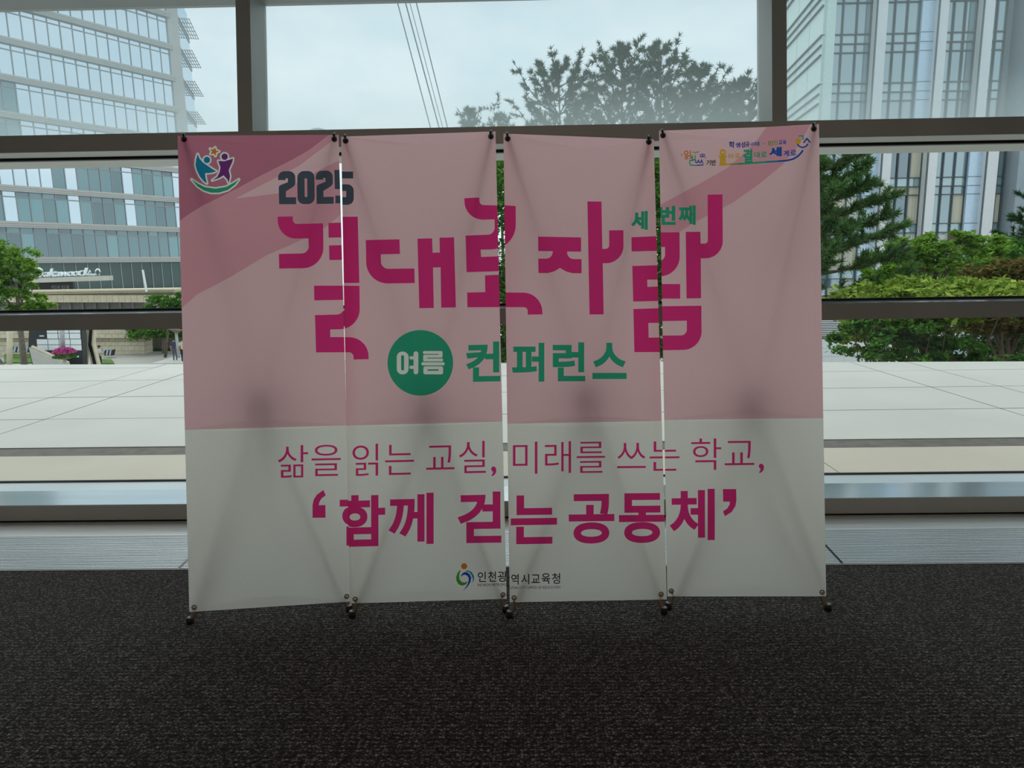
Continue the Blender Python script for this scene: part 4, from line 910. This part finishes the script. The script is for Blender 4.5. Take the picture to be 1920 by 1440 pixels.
Y = 12.2; bs = [blob(1625, 640, Y, 130, 80), blob(1700, 655, Y, 150, 60), blob(1790, 660, Y, 130, 70), blob(1655, 605, Y, 130, 40), blob(1730, 610, Y, 160, 30), blob(1870, 680, Y, 100, 60)]
tree('terrace_shrub', 'green leafy shrub rising behind the terrace edge at the right', 'bush', ground(1700, Y), bs, 6500, .055, 'leaf_mid', .045, 'bark', 5, spread=.14, flat=.5, limbs=9)
Y = 17.; bs = [blob(1880, 625, Y, 150, 90), blob(1960, 640, Y, 140, 100)]
tree('dark_shrub', 'dark green shrub at the right edge under the window rail', 'bush', ground(1900, Y), bs, 9000, .06, 'leaf_deep', .08, 'bark', 2, spread=.16)
Y = 20.; bs = [blob(940, 420, Y, 190, 240), blob(930, 600, Y, 220, 170), blob(1100, 560, Y, 260, 240), blob(1240, 440, Y, 200, 260), blob(1260, 620, Y, 160, 120)]
tree('broad_tree', 'broad green tree behind the banners, glimpsed through the gaps', 'tree', ground(1050, Y), bs, 42000, .085, 'leaf_mid', .15, 'bark', 2, spread=.14)
# ------------------------------------------------------------------ street furniture on the left
dr = empty('directory_board', ground(105, 46), 'black slanted directory board with rows of white name panels', 'sign')
Yd = 46.; mb = MB(); out_ = [(55, 600), (153, 600), (156, 690), (62, 690), (53, 652)]
mb.poly([at(x, y, Yd) for x, y in out_], (0, .5, 0)).build('board', 'sign_dark', dr)
def dpan(x0, x1, y0, y1):
    sk = .06; f = lambda x, y: at(x + (y - 625) * sk + 0, y, Yd - .03)
    MB().poly([f(x0, y1), f(x1, y1), f(x1, y0), f(x0, y0)], (0, .06, 0)).build('name_panel', 'sign_white', dr)
for c in range(3): x0 = 88 + 21.2 * c; dpan(x0, x0 + 19.8, 612, 624.3); dpan(x0, x0 + 19.8, 625.4, 635)
for r_ in range(2):
    for c in range(4): x0 = 68.2 + 21.0 * c; dpan(x0, x0 + 19.8, 636.2 + r_ * 10.8, 646 + r_ * 10.8)
dpan(73.5, 82, 629, 631)
for i, ch in enumerate('TOWER'): solid_text('letter', ch, 134 + 2.9 * i, 136.4 + 2.9 * i, 667, 670, Yd - .03, .04, 'letter_white', dr, 0, .03)
rp = empty('stair_parapet', ground(90, 45), 'sloping pale stone parapet in front of the black directory board', 'wall')
MB().poly([at(x, y, 44.9) for x, y in ((54, 652), (122, 682), (122, 700), (66, 700))], (0, .5, 0)).build('wall_face', 'concrete_pale', rp)
A, B = at(54, 651, 44.8), at(123, 682, 44.8); MB().tube([A + Vector((0, .3, 0)), B + Vector((0, .3, 0))], .11, 6).build('coping', 'stone_beige', rp)
for lab, m_, pts, w in (('beige bent column left of the black one beside the directory board', 'stone_beige', [(167, 600), (163.5, 645), (157, 690)], 4.2), ('black bent column between two beige ones', 'sign_dark', [(171, 600), (167.5, 646), (179.5, 690)], 4.6), ('beige bent column right of the black one', 'stone_beige', [(176, 600), (172.6, 645), (184, 690)], 2.6), ('beige straight brace under the bent columns', 'stone_beige', [(167, 648), (173, 690)], 3.)):
    mb = MB(); k = mpp(170, 650, 47)
    for a, b in zip(pts[:-1], pts[1:]): A, B = at(a[0], a[1], 47.), at(b[0], b[1], 47.); mb.prism(A - Vector((w * k / 2, 0, 0)), (w * k, 0, 0), (0, .35, 0), B - A)
    tag(mb.build('bent_column', m_), lab, 'column', 'bent columns by the directory board')
o = MB().tube([at(18.5, 600, 43.), at(18, 690, 43.)], .16, 12).build('beige_post', 'stone_beige', None, True); tag(o, 'beige round post between two tree trunks at the far left', 'post')
fp = empty('flower_post', ground(121, 42), 'grey lamp post carrying a round basket of magenta flowers', 'flower basket')
k = mpp(121, 660, 42)
MB().tube([at(115, 590, 42.3), at(118, 660, 42.3)], .14, 10).build('post', 'post_grey', fp, True)
MB().tube([at(121.5, 690, 42), at(121.5, 671, 42)], [.16, .07], 10).build('stand', 'concrete_pale', fp, True)
c = at(121, 668, 42); MB().ball(c, .48, .48, .2).build('basket', 'stone_dark', fp, True)
n = 1600; d = rng.normal(size=(n, 3)); d /= np.linalg.norm(d, axis=1)[:, None]; d[:, 2] = np.abs(d[:, 2]); P = np.array(at(121, 664, 42)) + d * np.array([.66, .66, .42]) * rng.uniform(.72, 1.05, (n, 1)); leaf_mesh('petals', P[d[:, 2] > .25], .06, 'petal', fp); leaf_mesh('foliage', np.array(at(121, 668.5, 42)) + d[:900] * np.array([.62, .62, .22]) - np.array([0, 0, .05]), .06, 'leaf_mid', fp)
bk = ['in front of the beige wall beside the man with the phone', 'behind the leaning tree trunk at the far left']
for q, (xa, xb, y0, y1) in enumerate(((192, 210, 656, 666), (9, 54, 650, 660))):
    rk = empty('bench_rack', ground(xa, 56), 'blue-grey slatted seat ' + bk[q], 'bench'); nn = 3 if q == 0 else 6
    for i in range(nn):
        x = xa + (xb - xa) * i / nn; w = (xb - xa) / nn
        MB().poly([at(a, b, 56) for a, b in ((x, y1), (x + w * .55, y1), (x + w * .9, y0), (x + w * .3, y0))], (0, .5, 0)).build('slat', 'rack_blue', rk)
        MB().poly([at(a, b, 56) for a, b in ((x + w * .6, y1 + 1), (x + w * .8, y1 + 1), (x + w * 1.1, y0), (x + w * .92, y0))], (0, .45, 0)).build('frame', 'sign_dark', rk)
lp = empty('lamp_post', ground(333, 53.3), 'slim pale lamp post with a flat hood behind the walking men', 'post')
MB().tube([at(335.5, 671, 53.3), at(330, 622, 53.3)], .11, 8).build('pole', 'post_grey', lp, True)
MB().tube([at(330, 624, 53.3), at(330, 618, 53.3)], [.12, .55], 12).build('hood', 'stone_dark', lp, True)

# ------------------------------------------------------------------ people
def person(label, foot, H, face, J, mats, hair=True, cap=None, phone=False):
    """one continuous skinned figure; J overrides joint positions given in fractions of the height (x right, y front, z up)"""
    base = {'pel': (0, 0, .52), 'sp': (0, .005, .63), 'ch': (0, 0, .76), 'nk': (0, 0, .84), 'nk2': (0, .008, .875), 'hd': (0, .015, .93), 'tp': (0, .01, .975),
            'sl': (-.105, 0, .80), 'el': (-.135, -.01, .63), 'wl': (-.14, .04, .49), 'hl': (-.138, .055, .43), 'sr': (.105, 0, .80), 'er': (.135, -.01, .63), 'wr': (.14, .04, .49), 'hr': (.138, .055, .43),
            'pl': (-.055, 0, .49), 'kl': (-.06, .01, .28), 'al': (-.06, -.01, .05), 'tl': (-.065, .07, .018), 'pr': (.055, 0, .49), 'kr': (.06, .01, .28), 'ar': (.06, -.01, .05), 'tr': (.065, .07, .018)}
    base.update(J)
    rad = {'pel': .088, 'sp': .078, 'ch': .09, 'nk': .045, 'nk2': .034, 'hd': .052, 'tp': .036, 'sl': .045, 'el': .03, 'wl': .02, 'hl': .02, 'sr': .045, 'er': .03, 'wr': .02, 'hr': .02, 'pl': .062, 'kl': .042, 'al': .027, 'tl': .02, 'pr': .062, 'kr': .042, 'ar': .027, 'tr': .02}
    E_ = [('pel', 'sp'), ('sp', 'ch'), ('ch', 'nk'), ('nk', 'nk2'), ('nk2', 'hd'), ('hd', 'tp'), ('ch', 'sl'), ('sl', 'el'), ('el', 'wl'), ('wl', 'hl'), ('ch', 'sr'), ('sr', 'er'), ('er', 'wr'), ('wr', 'hr'), ('pel', 'pl'), ('pl', 'kl'), ('kl', 'al'), ('al', 'tl'), ('pel', 'pr'), ('pr', 'kr'), ('kr', 'ar'), ('ar', 'tr')]
    ks = list(base); foot = Vector(foot); ca, sa = math.cos(face), math.sin(face)
    def wp(p): x, y, z = p; return Vector((x * ca - y * sa, x * sa + y * ca, z)) * H
    me = bpy.data.meshes.new('person'); me.from_pydata([wp(base[k]) for k in ks], [(ks.index(a), ks.index(b)) for a, b in E_], [])
    tmp = bpy.data.objects.new('tmp_person', me); COL.objects.link(tmp); tmp.modifiers.new('s', 'SKIN')
    for i, k in enumerate(ks):
        sv = me.skin_vertices[0].data[i]; sv.radius = (rad[k] * H, rad[k] * H * (.8 if k in ('pel', 'sp', 'ch') else 1)); sv.use_root = (k == 'pel')
    tmp.modifiers.new('d', 'SUBSURF').levels = 2
    bpy.context.view_layer.update(); ev = tmp.evaluated_get(bpy.context.evaluated_depsgraph_get()); m2 = bpy.data.meshes.new_from_object(ev); bpy.data.objects.remove(tmp)
    o = bpy.data.objects.new('person', m2); COL.objects.link(o); o.location = foot
    zmin = min(v.co.z for v in m2.vertices)
    for v in m2.vertices: v.co.z -= zmin
    m2.materials.clear()
    for k in ('skin',) + mats: m2.materials.append(MATS[k])        # skin, shirt, trousers, shoes
    kind = {'pel': 2, 'sp': 1, 'ch': 1, 'nk': 1, 'sl': 1, 'sr': 1, 'pl': 2, 'pr': 2, 'kl': 2, 'kr': 2, 'al': 3, 'ar': 3, 'tl': 3, 'tr': 3}
    seg = [(wp(base[a]) - Vector((0, 0, zmin)), wp(base[b]) - Vector((0, 0, zmin)), a, b) for a, b in E_]
    for p in m2.polygons:
        c = p.center; best = None
        for a, b, ka, kb in seg:
            d = b - a; t = max(0, min(1, (c - a).dot(d) / d.length_squared)); q = (c - a - d * t).length
            if best is None or q < best[0]: best = (q, t, ka, kb)
        q, t, ka, kb = best
        if (ka, kb) in (('sl', 'el'), ('sr', 'er')): k_ = 1 if t < .75 else 0
        elif (ka, kb) in (('kl', 'al'), ('kr', 'ar')): k_ = 2 if t < .93 else 3
        elif (ka, kb) == ('pel', 'sp'): k_ = 2 if t < .05 else 1
        elif (ka, kb) in (('pl', 'kl'), ('pr', 'kr'), ('pel', 'pl'), ('pel', 'pr')): k_ = 2
        else: k_ = kind.get(kb, 0)
        p.material_index = k_; p.use_smooth = True
    tag(o, label, 'person', 'people on the street')
    hc = foot + wp(base['hd']) - Vector((0, 0, zmin)); fr = wp((0, 1, 0)).normalized()
    def child(mb, nm, m_): q = mb.build(nm, m_, None, True); q.parent = o; q.location = -foot; return q
    if hair: child(MB().ball(hc - fr * .012 * H + Vector((0, 0, .018 * H)), .058 * H, .060 * H, .055 * H), 'hair', 'hair_black')
    if cap: child(MB().ball(hc + Vector((0, 0, .03 * H)), .062 * H, .064 * H, .036 * H).ball(hc + fr * .06 * H + Vector((0, 0, .012 * H)), .05 * H, .05 * H, .008 * H), 'cap', cap)
    child(MB().ball(hc + fr * .052 * H - Vector((0, 0, .006 * H)), .008 * H, .012 * H, .014 * H, 8, 6), 'nose', 'skin')
    sdv = wp((1, 0, 0)).normalized()
    for s_ in (-1, 1):
        child(MB().ball(hc + sdv * s_ * .054 * H - Vector((0, 0, .004 * H)), .008 * H, .012 * H, .018 * H, 8, 6), 'ear', 'skin')
        child(MB().ball(hc + fr * .047 * H + sdv * s_ * .02 * H + Vector((0, 0, .004 * H)), .006 * H, None, None, 8, 6), 'eye', 'hair_black')
        hp = foot + wp(base['hl' if s_ < 0 else 'hr']) - Vector((0, 0, zmin)); dn = (wp(base['hl' if s_ < 0 else 'hr']) - wp(base['wl' if s_ < 0 else 'wr'])).normalized()
        for f_ in range(4): child(MB().tube([hp + sdv * 0 + fr * (f_ - 1.5) * .011 * H, hp + fr * (f_ - 1.5) * .012 * H + dn * .03 * H, hp + fr * (f_ - 1.5) * .011 * H + dn * (.045 - .004 * abs(f_ - 1)) * H - sdv * s_ * .008 * H], .0055 * H, 6), 'finger', 'skin')
        child(MB().tube([hp + fr * .015 * H, hp + fr * .03 * H + dn * .015 * H], .006 * H, 6), 'thumb', 'skin')
    if phone:
        hp = foot + wp(base['hr']) - Vector((0, 0, zmin)); q = MB().prism(hp + fr * .03 - Vector((.04, 0, .05)), (.08, 0, 0), fr * .012, (0, 0, .15)).build('smartphone', 'phone'); tag(q, 'dark smartphone held by the man in the pale shirt', 'phone')
f = onz(329, 677, ZS); H = 1.74
person('man in a navy t-shirt and grey trousers walking away', f + Vector((0, 0, .04)), H, R_(20), {'kl': (-.055, .06, .28), 'al': (-.05, -.06, .07), 'tl': (-.05, .0, .03), 'kr': (.055, .03, .28), 'ar': (.05, .08, .05), 'tr': (.05, .16, .018), 'el': (-.14, .02, .63), 'wl': (-.14, .06, .49), 'hl': (-.14, .08, .43), 'er': (.15, -.05, .64), 'wr': (.165, -.05, .5), 'hr': (.165, -.045, .44)}, ('shirt_navy', 'trousers_grey', 'shoe_black'))
f = onz(345, 679, ZS)
person('man in a beige shirt and cap half hidden by the leftmost banner', f + Vector((0, 0, .04)), 1.8, R_(10), {}, ('shirt_beige', 'trousers_black', 'shoe_black'), True, 'cap_dark')
f = Vector((at(189, 690, 50).x, 50., ZS))
person('man in a pale shirt and black trousers looking at his phone', f, 1.72, R_(-75), {'er': (.12, .05, .64), 'wr': (.06, .17, .66), 'hr': (.05, .21, .675), 'el': (-.12, .04, .64), 'wl': (-.06, .16, .63), 'hl': (-.04, .20, .64), 'hd': (0, .035, .925), 'tp': (0, .035, .965)}, ('shirt_pale', 'trousers_black', 'shoe_black'), True, None, True)
